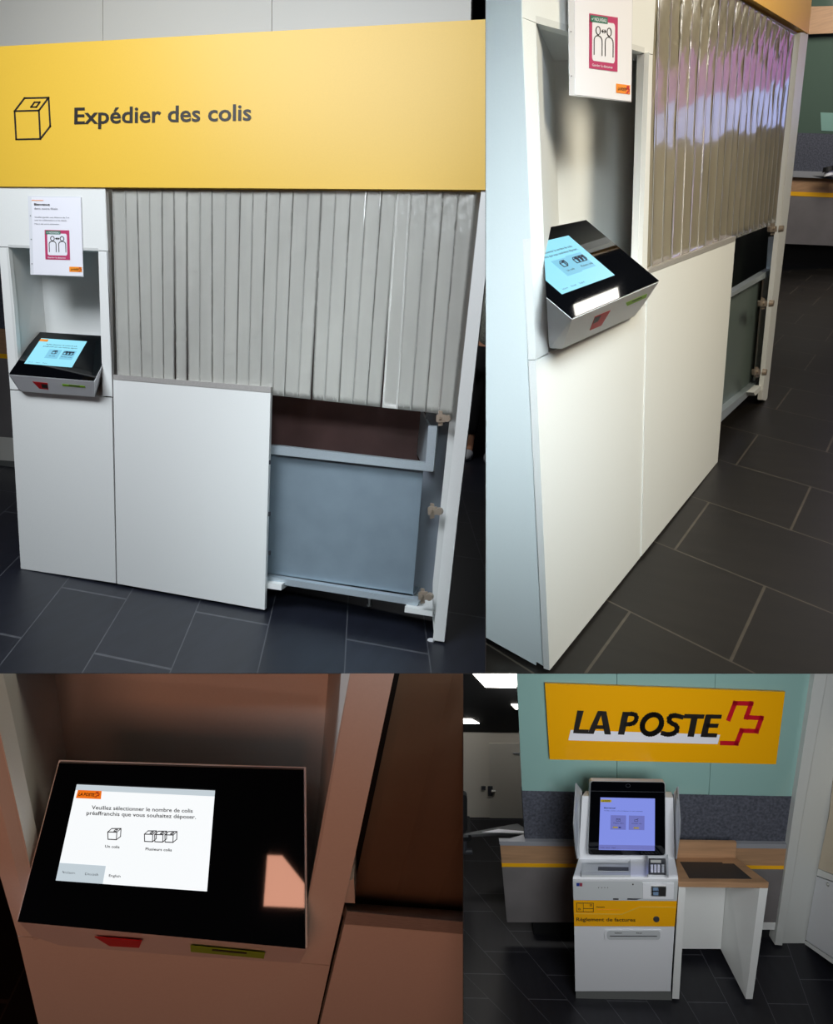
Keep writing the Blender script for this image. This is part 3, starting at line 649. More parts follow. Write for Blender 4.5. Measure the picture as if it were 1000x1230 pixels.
# terminal
e0, e1 = b.ray(651.6, 270), b.ray(656.2, 362); nn_ = e0.cross(e1).normalized()
if nn_.dot(b.ray(720, 320)) < 0: nn_ = -nn_
EXTRA.append((b.eye.copy(), nn_))
pfr, pbk = PY(b, -.1354), PY(b, .0699)
fas = P3P(b, pfr.at(688, 382), pfr.at(792, 337.3), PY(b, -.034).at(674.7, 419))
fb = [fas.at(674.7, 419), fas.at(761.5, 379.8), fas.at(774, 364), PY(b, .0).at(660, 411)]
bk = [PY(b, .08).at(765, 335), PY(b, .08).at(668, 380), PY(b, .0).at(660, 418)]
terminal(b, 'touch terminal with cyan screen jutting from the niche, upper right view',
         [(578, 289), (703.7, 263.8), (792, 337.3), (688, 382)], [(612, 299.3), (682.5, 282.8), (738, 330.3), (674.8, 353.2)],
         fb + bk, -.1354, .0699, [(714.5, 380.6), (733, 373), (722, 391), (708, 397)], [(714.5, 381.5), (722, 378.5), (718, 386), (712, 389)],
         [(751.5, 364), (777, 353.2), (775.6, 357.4), (753, 367.6)], fas, 2)
EXTRA.clear()
notice(b, PY(b, -.02), [(690, -62), (759.5, -50), (757.6, 121.8), (690.5, 113.5)], [(681.6, -62), (760.2, -50), (757.9, 122.8), (683.8, 114.4)],
       'large distance notice in a punched sleeve at the top of the upper right view', top=False)
# room around
solo(link(b, 'floor', (lambda bm: (solid(bm, [Vector(p) for p in ((-4, -5, 0), (16, -5, 0), (16, 8, 0), (-4, 8, 0))], Vector((0, 0, -.05))), bm)[1])(NB()),
     floor_mat('dark stone tiles two', 2, 1.345, .47, .68, -.09, -.28, -.1, -.09, (30, 27, 24), (80, 74, 66))), kind='structure')['keep'] = 1
w = PX(b, 9)
sc2 = thing(b, 'service_counter', 'wood and grey counter under green glass, right edge of the upper right view', 'counter')
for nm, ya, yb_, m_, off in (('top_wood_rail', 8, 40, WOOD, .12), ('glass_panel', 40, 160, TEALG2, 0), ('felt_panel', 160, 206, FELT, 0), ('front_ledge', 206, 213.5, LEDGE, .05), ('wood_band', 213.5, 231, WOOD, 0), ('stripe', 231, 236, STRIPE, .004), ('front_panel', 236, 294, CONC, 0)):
    sl_ = .06
    pt(sc2, nm, w, [(925, ya + (-sl_ * -45 if ya < 50 else 0) - 1.5), (1040, ya + (-2 if ya < 50 else 2)), (1040, yb_ + (-2 if yb_ < 50 else 3)), (925, yb_ + (3 if yb_ < 50 else -2))], .06, off, m=m_)
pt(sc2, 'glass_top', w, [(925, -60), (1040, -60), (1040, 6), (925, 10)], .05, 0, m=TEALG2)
pt(sc2, 'sheet_on_glass', w, [(985, 135), (1010, 136), (1010, 158), (986, 157)], .004, .006, m=mat('pale green sheet', (120, 160, 150), .5), label='pale sheet stuck on the glass')
pt(sc2, 'shelf', w, [(975, 211), (1010, 213), (1010, 216), (985, 214)], .05, .16, m=DGREY)
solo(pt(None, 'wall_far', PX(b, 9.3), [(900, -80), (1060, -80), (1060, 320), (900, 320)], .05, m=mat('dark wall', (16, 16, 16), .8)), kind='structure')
# small stamp-like device on the counter
a = PX(b, 8.8); st_ = thing(b, 'contactless_reader', 'small black and white device on the ledge, right edge, upper right view', 'device')
bm = NB(); rod(bm, a.at(995, 211), a.at(995, 205.5), .055, .045); link(b, 'stand', bm, HOUS, st_)
bm = NB(); rod(bm, a.at(995, 205.5), a.at(995, 200), .07, .06); bev(bm, .01); link(b, 'head', bm, BLACK, st_)
# shop window across the hall that the curtain mirrors, and the ceiling lights
wn = thing(b, 'shop_window', 'daylit shop window with purple banner, mirrored in the curtain of the upper right view', 'window')
for nm, z0, z1, m_ in (('banner', 2.08, 2.5, PURPLE), ('pane', 1.72, 2.08, DAY)):
    bm = NB(); box(bm, (7.0, -2.2, z0), (7.03, -.55, z1)); link(b, nm, bm, m_, wn, clip=False)
bm = NB(); box(bm, (6.99, -2.26, 1.66), (7.04, -2.2, 2.56)); box(bm, (6.99, -.55, 1.66), (7.04, -.49, 2.56)); box(bm, (6.99, -2.2, 1.66), (7.04, -.55, 1.72)); box(bm, (6.99, -2.2, 2.5), (7.04, -.55, 2.56)); link(b, 'frame', bm, DGREY, wn, clip=False)
for x0_, x1_, y0_, y1_ in ((4.0, 4.95, -.56, -.34), (6.0, 6.9, -1.7, -1.4), (6.0, 6.9, -1.1, -.8)):
    bm = NB(); box(bm, (x0_, y0_, 3.0), (x1_, y1_, 3.03)); solo(link(b, 'ceiling_light', bm, LAMP, clip=False), 'lit ceiling panel outside the frame, mirrored in the upper right view', 'ceiling light', 'hall ceiling panels')

# ================================================================== VIEW 3 (lower left): close view of the terminal in dim light
b = B3; f0 = PY(b, 0)
c3 = thing(b, 'parcel_counter', 'reddish dim counter column around the large terminal, lower left view', 'counter')
pt(c3, 'stile', f0, [(-80, 790), (-22, 790), (0, 879), (31.5, 1018), (52, 1126), (21, 1124), (0, 1052), (-62, 800)])
pt(c3, 'stile', f0, [(424, 790), (477.2, 790), (428, 1019.6), (412.4, 1089), (396.2, 1159), (353, 1155.6), (384.6, 1019.6)])
pt(c3, 'lower_panel', f0, [(21.2, 1125.2), (396, 1160.6), (380.2, 1232), (379, 1240), (47.5, 1240), (46, 1230)])
shell(b, c3, [(-22, 788), (424, 788), (355, 1156), (54, 1127)], [(60, 770), (397, 772), (369, 1130), (105, 1090)], 0, .16, floor=False)
a = PY(b, .045)
pt(c3, 'jamb_recess_shade', a, [(470, 790), (500, 790), (440, 1080), (410, 1086)], .01, m=SHADOWGAP)  # shade of the recess put in as a near-black strip
pt(c3, 'jamb_lit_patch', PY(b, .004), [(424.6, 1055), (426.2, 1085), (413, 1084.2), (419, 1058)], .03, m=WHITE_IN)  # pale slab painting the lit triangle low in the recess
d3 = thing(b, 'sliding_door', 'dim sliding door with metal top edge, lower right of the lower left view', 'door')
pt(d3, 'door_leaf', f0, [(413.4, 1110.4), (575, 1124), (575, 1245), (381, 1245), (384.6, 1228)], .019)
tf = PY(b, -.002)
q = [tf.at(416.9, 1094.6), tf.at(575, 1109.2), tf.at(575, 1123.6), tf.at(413.3, 1109.8)]
kk = [PY(b, .024).at(413.3, 1084.2), PY(b, .024).at(575, 1095.5), PY(b, .024).at(575, 1112), PY(b, .024).at(411, 1096)]
bm = NB(); hexa(bm, q, kk); bev(bm, .0012); o = link(b, 'edge_strip', bm, TRIMM, d3); o['label'] = 'metal top edge'
k3 = thing(b, 'strip_curtain', 'shade-darkened PVC strips hanging right of the column in the lower left view', 'curtain')
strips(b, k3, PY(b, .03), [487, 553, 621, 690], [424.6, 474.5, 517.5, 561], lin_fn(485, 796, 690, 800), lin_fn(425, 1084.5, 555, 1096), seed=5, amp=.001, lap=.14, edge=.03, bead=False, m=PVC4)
pfr = PY(b, -.034)
fas = P3P(b, pfr.at(18.2, 1108.6), pfr.at(368.6, 1141.4), PY(b, -.004).at(232, 1149))
fb = [fas.at(*q_) for q_ in ((360, 1157), (232, 1149), (72.5, 1136), (38, 1124.5))]
bk = [PY(b, .07).at(350, 1105), PY(b, .07).at(95, 1090)]
_, gp3, _g = terminal(b, 'large touch terminal asking for the number of parcels, filling the lower left view',
         [(68.6, 914.8), (367, 923.3), (368.6, 1141.4), (18.2, 1108.6)], [(92, 942.6), (258, 950), (248.4, 1070.8), (66.8, 1057.6)],
         fb + bk, -.034, .05, [(113.4, 1125.6), (170.3, 1130.2), (167, 1138.6), (131.6, 1136.6)], None,
         [(228.4, 1136.4), (318, 1145.2), (316.6, 1151.6), (229, 1143.4)], fas, 3, (SCR3, SCR3P))
solo(link(b, 'floor', (lambda bm: (solid(bm, [Vector(p) for p in ((-3, -2, 0), (2.5, -2, 0), (2.5, 4, 0), (-3, 4, 0))], Vector((0, 0, -.05))), bm)[1])(NB()),
     floor_mat('dark stone tiles three', 3, 0, .3, .6, 0, 0, 0, 0, (30, 28, 28), (70, 64, 60))), kind='structure')['keep'] = 1
solo(pt(None, 'wall_far', PY(b, .9), [(-140, 780), (60, 780), (60, 1102), (-140, 1102)], .03, m=mat('wall paint dim room', (150, 140, 130), .7)), kind='structure')
solo(pt(None, 'baseboard_far', PY(b, .88), [(-140, 1102), (60, 1102), (60, 1124), (-140, 1120)], .03, m=DGREY), kind='structure')

# added glowing panel, unseen behind the viewer, shaped to mirror as a patch
pts = []
for x, y in ((321, 1027.4), (338.7, 1028), (365.7, 1062), (365.7, 1090.6), (316.4, 1088.3)):
    h_ = gp3.at(x, y); d_ = (h_ - b.eye).normalized(); r_ = d_ - 2 * d_.dot(gp3.n) * gp3.n
    pts.append(h_ + r_ * ((-1.5 - h_.y) / r_.y))
bm = NB(); solid(bm, pts, Vector((0, -.02, 0)))
solo(link(b, 'reflection_panel', bm, mat('warm reflection glow', (255, 182, 152), .5, emit=15), clip=False), 'added glowing panel shaped for the reflection in the lower left glass', 'reflection panel')
# ================================================================== VIEW 4 (lower right): payment machine in front of the branded glass wall
b = B4; f0 = PY(b, 0)
WY = .42; fw = PY(b, WY); CYY = .39; fc = PY(b, CYY)
# glass panels of the back wall
for i, q in enumerate(([(619.6, 795), (740.4, 795), (740.4, 952.6), (626.7, 949.6)], [(741, 795), (859.6, 795), (850.6, 955.2), (741, 952.7)], [(860.2, 795), (980.6, 795), (978, 809.6), (954, 956.4), (851.2, 955.3)])):
    lab = ['green glass panel behind the left part of the LA POSTE sign', 'green back-painted glass panel behind the middle of the LA POSTE sign', 'green back-painted glass panel behind the red cross end of the LA POSTE sign'][i]
    solo(pt(None, 'glass_panel', fw, q, .02, m=TEALG), lab, 'glass panel', 'green glass panels of the lower right view')
solo(pt(None, 'felt_panel', PY(b, WY), [(626.5, 949.6), (954, 956.6), (944, 1018), (630.4, 1014)], .04, m=FELT), 'dark grey felt band between green glass and grey ledge, lower right view', 'wall panel')
# sign
g1 = PY(b, WY - .022)
sg = thing(b, 'brand_sign', 'yellow LA POSTE sign with red cross on green glass, top of the lower right view', 'sign')
pt(sg, 'board', g1, [(654.2, 820.8), (942.6, 831.2), (931.6, 918), (660, 912.2)], .018, m=YELLOW_P)
pt(sg, 'white_bar', g1, [(685, 876.8), (864.6, 882.6), (861.5, 893.8), (682.2, 889.2)], .0006, .0012, m=PAPER)
Z = lambda L: [(640 + x / 3.125, 810 + y / 3.125) for x, y in L]
LET = {'L': [[(166, 136), (190, 137), (172, 207), (209, 208), (205, 223), (150, 221)]],
       'A': [[(204, 223), (243, 138), (262, 138), (227, 224)], [(252, 138), (275, 139), (292, 226), (268, 225)], [(236, 191), (268, 192), (270, 206), (230, 205)]],
       'T': [[(568, 149), (644, 151), (640, 167), (564, 165)], [(594, 162), (618, 162), (603, 235), (579, 234)]],
       'E': [[(648, 151), (671, 151), (652, 236), (628, 235)], [(660, 151), (709, 152), (705, 167), (657, 166)], [(650, 185), (697, 186), (693, 201), (647, 200)], [(645, 221), (692, 222), (688, 237), (642, 236)]]}
for ch, polys in LET.items():
    bm = NB()
    for q_ in polys: slab(bm, g1, Z(q_), .0012, .003)
    link(b, 'letter', bm, INK, sg)
def arcp(pts, w, closed=False):
    bm = NB(); stroke(bm, g1, Z(pts), w, .003, closed, .0012)
    for x, y in Z(pts)[0 if closed else 1:None if closed else -1]: slab(bm, g1, circ(x, y, w / 2, w / 2, 12), .0012, .003)
    link(b, 'letter', bm, INK, sg)
bm = NB(); slab(bm, g1, Z([(318, 226), (336, 141), (360, 142), (342, 227)]), .0012, .003)
pp_ = [(350, 149), (372, 149), (384, 153), (388, 162), (385, 174), (377, 183), (364, 187), (348, 188)]; stroke(bm, g1, Z(pp_), 4.9, .003, False, .0012)
for x, y in Z(pp_)[1:-1]: slab(bm, g1, circ(x, y, 2.4, 2.4, 12), .0012, .003)
link(b, 'letter', bm, INK, sg)
arcp([(446 + 35 * math.cos(t) - 8 * math.sin(t) * .9, 188 + 36 * math.sin(t)) for t in [i * math.tau / 28 for i in range(28)]], 6.0, True)
arcp([(556, 160), (545, 157), (530, 155), (518, 158), (511, 166), (512, 176), (521, 184), (534, 191), (540, 200), (538, 212), (528, 221), (514, 225), (500, 225), (488, 222)], 5.4)
bm = NB(); stroke(bm, g1, [(875, 863.5), (882.4, 844.8), (901.8, 845.2), (896, 861.6), (914.2, 862.6), (908.4, 878.4), (890.4, 877.6), (884.2, 893), (867, 892.6)], 5.3, .003)
link(b, 'red_cross', bm, REDD, sg)
# built-in counter behind
sc = thing(b, 'service_counter', 'wood and grey counter with yellow stripe behind the payment machine', 'counter')
lt = [PY(b, CYY).at(599.4, 1010.6), PY(b, CYY).at(944.6, 1014.3), PY(b, WY).at(944.4, 1011), PY(b, WY).at(629, 1002)]
pt(sc, 'ledge', fc, [(599.4, 1010.6), (944.6, 1014.3), (944, 1019.5), (600.4, 1015.6)], WY - CYY - .002, .0, m=LEDGE)
zl = PZ(b, fc.at(610, 1010.8).z)
pt(sc, 'ledge_end', zl, [(599.6, 1010.6), (630.6, 1011), (629.4, 1002)], .02, m=LEDGE)
pt(sc, 'wood_band', fc, [(600.6, 1015.8), (944, 1019.6), (941, 1040.2), (602.4, 1037)], .03, -.004, m=WOOD)
pt(sc, 'stripe', fc, [(602.2, 1037), (941.2, 1040.2), (940.6, 1044.2), (602.7, 1041.3)], .03, -.002, m=STRIPE)
pt(sc, 'front_panel', fc, [(602.8, 1041.4), (940.6, 1044.2), (931.2, 1108.5), (608.6, 1107.8)], .03, -.003, m=CONC)
pt(sc, 'base_rail', fc, [(905, 1108.2), (931.2, 1108.6), (930, 1116.8), (905, 1116.6)], .03, 0, m=WHITE)
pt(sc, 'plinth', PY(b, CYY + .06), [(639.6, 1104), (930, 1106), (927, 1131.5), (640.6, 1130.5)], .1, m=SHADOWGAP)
# payment machine
pm = thing(b, 'payment_machine', 'white bill payment machine with tilted screen and yellow band reading R\u00e8glement de factures', 'payment machine')
P_ = lambda y, x, z: PY(b, y).at(x, z)
bm = NB(); hexa(bm, [P_(0, 689.4, 1112.5), P_(0, 809.8, 1112.8), P_(0, 805, 1190.6), P_(0, 690.6, 1190.6)], [P_(.26, 703, 1082), P_(.26, 808, 1082), P_(.26, 803, 1142), P_(.26, 703, 1142)]); bev(bm, .003); link(b, 'lower_body', bm, HOUS, pm)
bm = NB(); hexa(bm, [P_(.01, 691.2, 1190.6), P_(.01, 805.6, 1190.6), P_(.01, 806.6, 1201.8), P_(.01, 691.6, 1201.8)], [P_(.25, 705, 1142), P_(.25, 802, 1142), P_(.25, 802, 1150), P_(.25, 705, 1150)]); link(b, 'plinth', bm, PLINTH, pm)
bm = NB(); hexa(bm, [P_(-.012, 688.5, 1081.4), P_(-.012, 812.6, 1082.4), P_(-.012, 809.8, 1112.8), P_(-.012, 689.3, 1112.5)], [P_(.2, 700, 1062), P_(.2, 812, 1063), P_(.2, 810, 1085), P_(.2, 701, 1085)]); bev(bm, .002); yb = link(b, 'yellow_band', bm, YELLOW_P, pm)
fy = PY(b, -.013)
bm = NB(); stroke(bm, fy, [(690, 1097.4), (746.5, 1098.2), (767.7, 1089.4), (811.6, 1089.8)], 1.1, .003); link(b, 'ridge', bm, YELLOW, yb)
text(b, yb, fy, 'R\u00e8glement de factures', (691.8, 1106.3), (762.8, 1107), 4.2, INK, bold=.012)
text(b, yb, fy, 'Facture', (716.2, 1090.2), (726, 1090.3), 1.6, INK, bold=.02)
bm = NB(); stroke(bm, fy, [(692.4, 1084.8), (712.6, 1085), (712.4, 1095.4), (692.6, 1095.3)], .55, closed=True); stroke(bm, fy, [(700.3, 1084.8), (700.4, 1095.3)], .4); stroke(bm, fy, [(700.4, 1091.4), (712.4, 1091.5)], .5)
stroke(bm, fy, circ(695.6, 1092.2, 1.3, 1, 10), .4, closed=True); stroke(bm, fy, circ(709.6, 1087.4, 1.3, 1, 10), .4, closed=True); link(b, 'bill_symbol', bm, INK, yb)
bm = NB(); stroke(bm, fy, [(717, 1092.8), (744, 1092.9)], .35); link(b, 'fine_line', bm, ORANGE, yb)
bm = NB(); a = fy.at(787.8, 1103.8); r = (fy.at(791.6, 1103.8) - a).length; rod(bm, a, a + fy.n * .006, r, r * .9); link(b, 'lock', bm, DGREY, yb)
# console: front fascia, rounded lip and sloping top
fcn = PY(b, -.012)
bm = NB(); hexa(bm, [P_(-.012, 687.7, 1058.5), P_(-.012, 814.1, 1058.6), P_(-.012, 812.8, 1082.2), P_(-.012, 688.5, 1081.2)], [P_(.2, 699, 1046), P_(.2, 813, 1046), P_(.2, 812, 1063), P_(.2, 700, 1063)]); cf = link(b, 'console_front', bm, LGREY, pm)
# lip and top (profile swept across)
prof = [(-.012, 1058.6), (-.014, 1056.2), (-.008, 1053.2), (.006, 1050.8), (.17, 1031.6), (.2, 1031.2)]
lx = [687.7, 687.7, 688.2, 689, 694.6, 694.8]; rx = [814.1, 814.1, 813.8, 813.4, 809.9, 809.8]
bm = NB(); L_ = [P_(y, x, z) for (y, z), x in zip(prof, lx)]; R_ = [P_(y, x, z) for (y, z), x in zip(prof, rx)]
L_.append(P_(.2, 699, 1046)); R_.append(P_(.2, 813, 1046))
vl = [bm.verts.new(p) for p in L_]; vr = [bm.verts.new(p) for p in R_]
for i in range(len(vl)): j = (i + 1) % len(vl); bm.faces.new((vl[i], vl[j], vr[j], vr[i]))
bm.faces.new(vl[::-1]); bm.faces.new(vr); link(b, 'console_top', bm, HOUS, pm)
tp = P3P(b, L_[3], R_[3], L_[4])
# document tray with raised rim
tr = pt(pm, 'document_tray', tp, [(698.6, 1036.2), (753.6, 1036.6), (756.9, 1031.8), (757, 1051.2), (698, 1051.2)], .004, .005, m=SILVER, bevel=.001)
pt(tr, 'tray_well', tp, [(700.6, 1038.2), (753.8, 1038.6), (755, 1046.4), (700, 1046)], .003, .0065, m=LGREY)
pt(tr, 'scanner_glass', tp, [(718.2, 1041), (754.6, 1041.6), (754.8, 1046.2), (717.6, 1045.6)], .001, .0085, m=DGREY)
pt(tr, 'tray_lip', tp, [(698.2, 1047.6), (757, 1048), (757, 1051.2), (698, 1051.2)], .01, .012, m=LGREY, bevel=.001)
# keypad
kp = pt(pm, 'keypad', tp, [(779, 1031), (799, 1031.4), (799.4, 1048.4), (778.4, 1048)], .012, .014, m=DGREY, bevel=.001)
pt(kp, 'keypad_display', tp, [(781, 1032.8), (793.6, 1033), (793.6, 1036.2), (781, 1036)], .001, .016, m=mat('pale keypad display', (232, 236, 236), .4, emit=.3))
for r in range(4):
    for cidx in range(4):
        x = 781.2 + (cidx * 4.1 if cidx < 3 else 13.2); y = 1038.4 + r * 2.45
        pt(kp, 'key', tp, [(x, y), (x + 2.9, y), (x + 2.9, y + 1.7), (x, y + 1.7)], .003, .018, m=PAPER if cidx < 3 else LGREY)
pt(kp, 'keypad_guard', tp, [(776, 1025.6), (778, 1027), (778.2, 1050.2), (776.6, 1050.4)], .016, .03, m=SILVER)
pt(kp, 'keypad_guard', tp, [(800, 1027.4), (802, 1026), (802.6, 1050.6), (800.6, 1050.4)], .016, .03, m=SILVER)
# fascia details
pt(cf, 'card_reader_panel', fcn, [(771.6, 1060.8), (809.2, 1061), (808.6, 1080), (772, 1079.6)], .006, .006, m=HOUS, bevel=.0015)
cr = pt(cf, 'card_reader', fcn, [(782, 1065), (799.8, 1065.2), (799.4, 1076.8), (782.2, 1076.4)], .01, .014, m=STEEL, bevel=.0015)
pt(cr, 'card_slot', fcn, [(784, 1066.4), (790.4, 1066.6), (790.4, 1075.6), (784.2, 1075.4)], .002, .016, m=mat('blue grey card slot', (120, 146, 176), .3))
bm = NB(); stroke(bm, fcn, [(783.2, 1070.6), (790.8, 1070.8)], 1.2, .018); link(b, 'slot_mouth', bm, INK, cr)
pt(cf, 'badge', fcn, [(692, 1060.6), (695.6, 1060.6), (695.6, 1064.6), (692.1, 1064.5)], .0006, .0012, m=BLUE)
pt(cf, 'badge', fcn, [(695.8, 1060.6), (699.1, 1060.7), (699, 1064.7), (695.8, 1064.6)], .0006, .0012, m=mat('red badge print', (150, 50, 70), .5))
bm = NB()
for x in (718.6, 722.4, 726, 729.6): slab(bm, fcn, circ(x, 1066.3, .5), .0006, .0012)
slab(bm, fcn, circ(759.8, 1062.4, .9), .0006, .0012)
link(b, 'indicator', bm, INK, cf)
pt(cf, 'slot_mouth', fcn, [(736, 1079.2), (742.7, 1079.3), (742.7, 1080.9), (736, 1080.8)], .001, .0014, m=INK)
pt(cf, 'slot_mouth', fcn, [(753.2, 1079.2), (770, 1079.5), (764, 1081), (753.2, 1080.8)], .001, .0014, m=DGREY)
# paper outlet in the lower body
fb_ = PY(b, -.0)
o = pt(pm, 'paper_outlet', fb_, rrect(725.4, 1117, 795.6, 1129.8, 4), .004, .005, m=HOUS, bevel=.0012)
pt(o, 'outlet_well', fb_, rrect(728.8, 1118, 792.6, 1128.8, 3.4), .001, .0062, m=LGREY)
bm = NB(); stroke(bm, fb_, [(732.6, 1124.5), (788.4, 1124.6)], .8, .0078); link(b, 'slot_mouth', bm, INK, o)
text(b, o, fb_, 'Quittung', (737.8, 1121.4), (746.8, 1121.4), 1.5, INK, bold=.02, off=.008)
text(b, o, fb_, 'Re\u00e7u', (764, 1121.4), (770.6, 1121.4), 1.5, INK, bold=.02, off=.008)
# head: back shell, display, privacy wings
hd = [(.13, 698.8, 956.2), (.13, 808, 958), (.13, 809.9, 1032), (.13, 694.6, 1032)]
bm = NB(); hexa(bm, [P_(*q_) for q_ in ((.17, 698.8, 956.2), (.17, 808, 958), (.17, 809.9, 1032.2), (.17, 694.6, 1032.2))], [P_(*q_) for q_ in ((.25, 703, 950), (.25, 806, 951), (.25, 808, 1020), (.25, 700, 1020))]); bev(bm, .002); link(b, 'head_shell', bm, HOUS, pm)
mp = P3P(b, P_(.13, 705.8, 1027), P_(.13, 798.8, 1027.8), P_(.16, 709, 938))
def rquad(Q, r=.035, n=5):
    return [quadpt(Q, u, v) for u, v in rrect(0, 0, 1, 1, r, n)]
Qm = [(708.6, 937.8), (798.8, 939.2), (799.2, 1028.2), (705.4, 1027.4)]
dp = pt(pm, 'display', mp, rquad(Qm), .03, 0, m=SILVER, bevel=.002)
Qg = [(709.4, 938.6), (798.0, 940), (798.4, 1027.4), (706.2, 1026.6)]
dg = pt(dp, 'display_glass', mp, rquad(Qg), .002, .003, m=GLASSB)
bm = NB(); stroke(bm, mp, [(709, 950.1), (798.4, 951.6)], .5, .0036); link(b, 'glass_seam', bm, DGREY, dp)
bm = NB(); stroke(bm, mp, circ(754, 943.8, 2.6, 2, 12), .4, .0036, True); link(b, 'camera_ring', bm, DGREY, dp)
S4 = [(720.9, 957.9), (786.3, 959.3), (786, 1021.8), (718.8, 1020.8)]
ds = pt(dp, 'screen', mp, S4, .0006, .004, m=SCR4)
for (u0, v0, u1, v1) in ((.195, .34, .475, .615), (.525, .34, .81, .615)):
    k_ = pt(None, 'choice_tile', mp, qrect(S4, u0, v0, u1, v1), .0004, .005, m=SCR4P); k_.parent = ds if False else dp
    pass
pt(dp, 'screen_footer', mp, qrect(S4, 0, .905, 1, .99), .0004, .005, m=SCR4P)
pt(dp, 'logo_patch', mp, qrect(S4, .005, .04, .20, .09), .0004, .005, m=mat('yellow screen patch', (215, 190, 40), .4, emit=.5))
qtext(b, dp, mp, S4, 'LA POSTE', .03, .083, .17, .03, INK, bold=.02, slant=.2, off=.0062)
qtext(b, dp, mp, S4, 'Bienvenue!', .07, .215, .28, .03, UI, bold=.02, off=.006)
qtext(b, dp, mp, S4, 'Veuillez choisir votre prestation sur cet automate.', .07, .262, .78, .018, UI, off=.006)
for u, s in ((.22, 'Payer des'), (.55, 'Acheter des')): qtext(b, dp, mp, S4, s, u + .03, .50, u + .21, .02, UI, off=.006)
bm = NB(); stroke(bm, mp, qrect(S4, .30, .41, .37, .455), .3, .006, True); stroke(bm, mp, [quadpt(S4, .30, .41), quadpt(S4, .335, .435), quadpt(S4, .37, .41)], .3, .006)
link(b, 'choice_icon', bm, UI, dp); bm = NB(); stroke(bm, mp, qrect(S4, .63, .42, .69, .455), .3, .006, True); stroke(bm, mp, [quadpt(S4, .66, .42), quadpt(S4, .70, .395)], .3, .006); link(b, 'choice_icon', bm, UI, dp)
pt(dp, 'card_logo', mp, qrect(S4, .24, .56, .33, .585), .0003, .0058, m=MATS['yellow screen patch'])
pt(dp, 'card_logo', mp, qrect(S4, .345, .56, .385, .585), .0003, .0058, m=BLUE)
pt(dp, 'card_logo', mp, qrect(S4, .615, .565, .71, .59), .0003, .0058, m=MATS['yellow screen patch'])
for s, u in (('Deutsch', .03), ('Italiano', .13), ('English', .23)): qtext(b, dp, mp, S4, s, u, .965, u + .07, .018, UI, off=.0062)
for (fr, bk_) in (([(.04, 689.2, 990), (.17, 692, 940.8), (.19, 698.8, 950), (.19, 697, 1030), (.06, 693.6, 1031.5), (.04, 691.4, 1020)], 0),
                  ([(.19, 808.8, 952.4), (.17, 813.2, 944.6), (.04, 816, 985), (.04, 815.6, 1001), (.06, 811.4, 1032), (.19, 810.2, 1031)], 0)):
    pts = [P_(*q_) for q_ in fr]; n_ = (pts[1] - pts[0]).cross(pts[3] - pts[0]).normalized()
    
    bm = NB(); solid(bm, pts, n_ * .006); link(b, 'privacy_wing', bm, SILVER, pm)
# side desk
dk = thing(b, 'side_desk', 'small oak-topped side desk with white legs and dark inset, right of the payment machine', 'desk')
DB = .30
bm = NB(); hexa(bm, [P_(.0, 813.9, 1058.9), P_(.0, 922.9, 1059.9), P_(.0, 922.1, 1066.8), P_(.0, 814.6, 1065.4)], [P_(DB, 811.6, 1030.3), P_(DB, 883.6, 1030.5), P_(DB, 883.2, 1035.6), P_(DB, 811.8, 1035.2)]); link(b, 'desk_top', bm, WOOD, dk)
dt = P3P(b, P_(0, 813.9, 1058.9), P_(0, 922.9, 1059.9), P_(DB, 811.6, 1030.3))
pt(dk, 'writing_mat', dt, [(816.2, 1035), (879.2, 1035.8), (902.8, 1055.6), (827.4, 1054.8)], .001, .0015, m=MATD)
pt(dk, 'back_rail', PY(b, DB), [(813.8, 1011), (884.2, 1012), (883.4, 1030.8), (811.6, 1030.4)], .018, m=WOOD)
for fr, kb in (([(814.8, 1065.4), (823.2, 1065.6), (815.2, 1200), (806.8, 1199.6)], [(812.5, 1036), (819.6, 1036), (817, 1140), (811, 1140)]),
               ([(911.9, 1066.8), (922, 1066.8), (903.4, 1200), (895.2, 1200)], [(873, 1036), (881, 1036), (871, 1140), (865, 1140)])):
    bm = NB(); hexa(bm, [P_(.004, *q_) for q_ in fr], [P_(DB, *q_) for q_ in kb]); link(b, 'leg', bm, WHITE, dk)
pt(dk, 'back_panel', PY(b, DB - .01), [(817, 1036), (873.5, 1036), (865.4, 1139.8), (816, 1139.6)], .015, m=WHITE)
# pillars at the right
pl_ = PY(b, CYY)
def pil(name, px, y, d, label):
    solo(pt(None, name, PY(b, y), px, d, m=mat('white frame paint shaded grey', (200, 203, 200), .5)), label, 'pillar')  # white paint greyed, weaker light put into the colour
pil('pillar', [(980.5, 795), (996, 795), (993, 809.6), (963.4, 980), (939, 1135.6), (930.2, 1134.8), (951.8, 980), (978, 809.6)], CYY - .01, .2, 'narrow white upright closing the green glass wall on its right')
pil('wall_post', [(994, 795), (1040, 795), (1004, 900), (994.6, 980), (966, 1133), (939.4, 1133), (963.6, 980), (993.2, 809.6)], CYY + .02, .2, 'broad white post between the narrow upright and the cream cabinet')
cc = thing(b, 'cream_cabinet', 'cream cabinet with lock and kick marks at the right edge of the lower right view', 'cabinet')
Pz = [P_(.40, 994.8, 980), P_(.40, 966.6, 1131)]
cp = P3P(b, P_(.40, 982, 1044), P_(.40, 966.6, 1131), P_(.1, 1000, 1154.5))
pt(cc, 'upper_door', cp, [(1004, 900), (1030, 860), (1030, 1070), (1000, 1050), (982, 1043), (995, 980)], .02, m=CREAM)
pt(cc, 'counter_edge', cp, [(982, 1043.6), (1000, 1051), (1030, 1066), (1030, 1076), (1000, 1058.6), (980.4, 1051.6)], .03, .004, m=WHITE)
ld = pt(cc, 'lower_door', cp, [(980.2, 1052.6), (1000, 1060), (1030, 1074), (1030, 1172), (999, 1150), (967, 1129)], .02, m=HOUS)
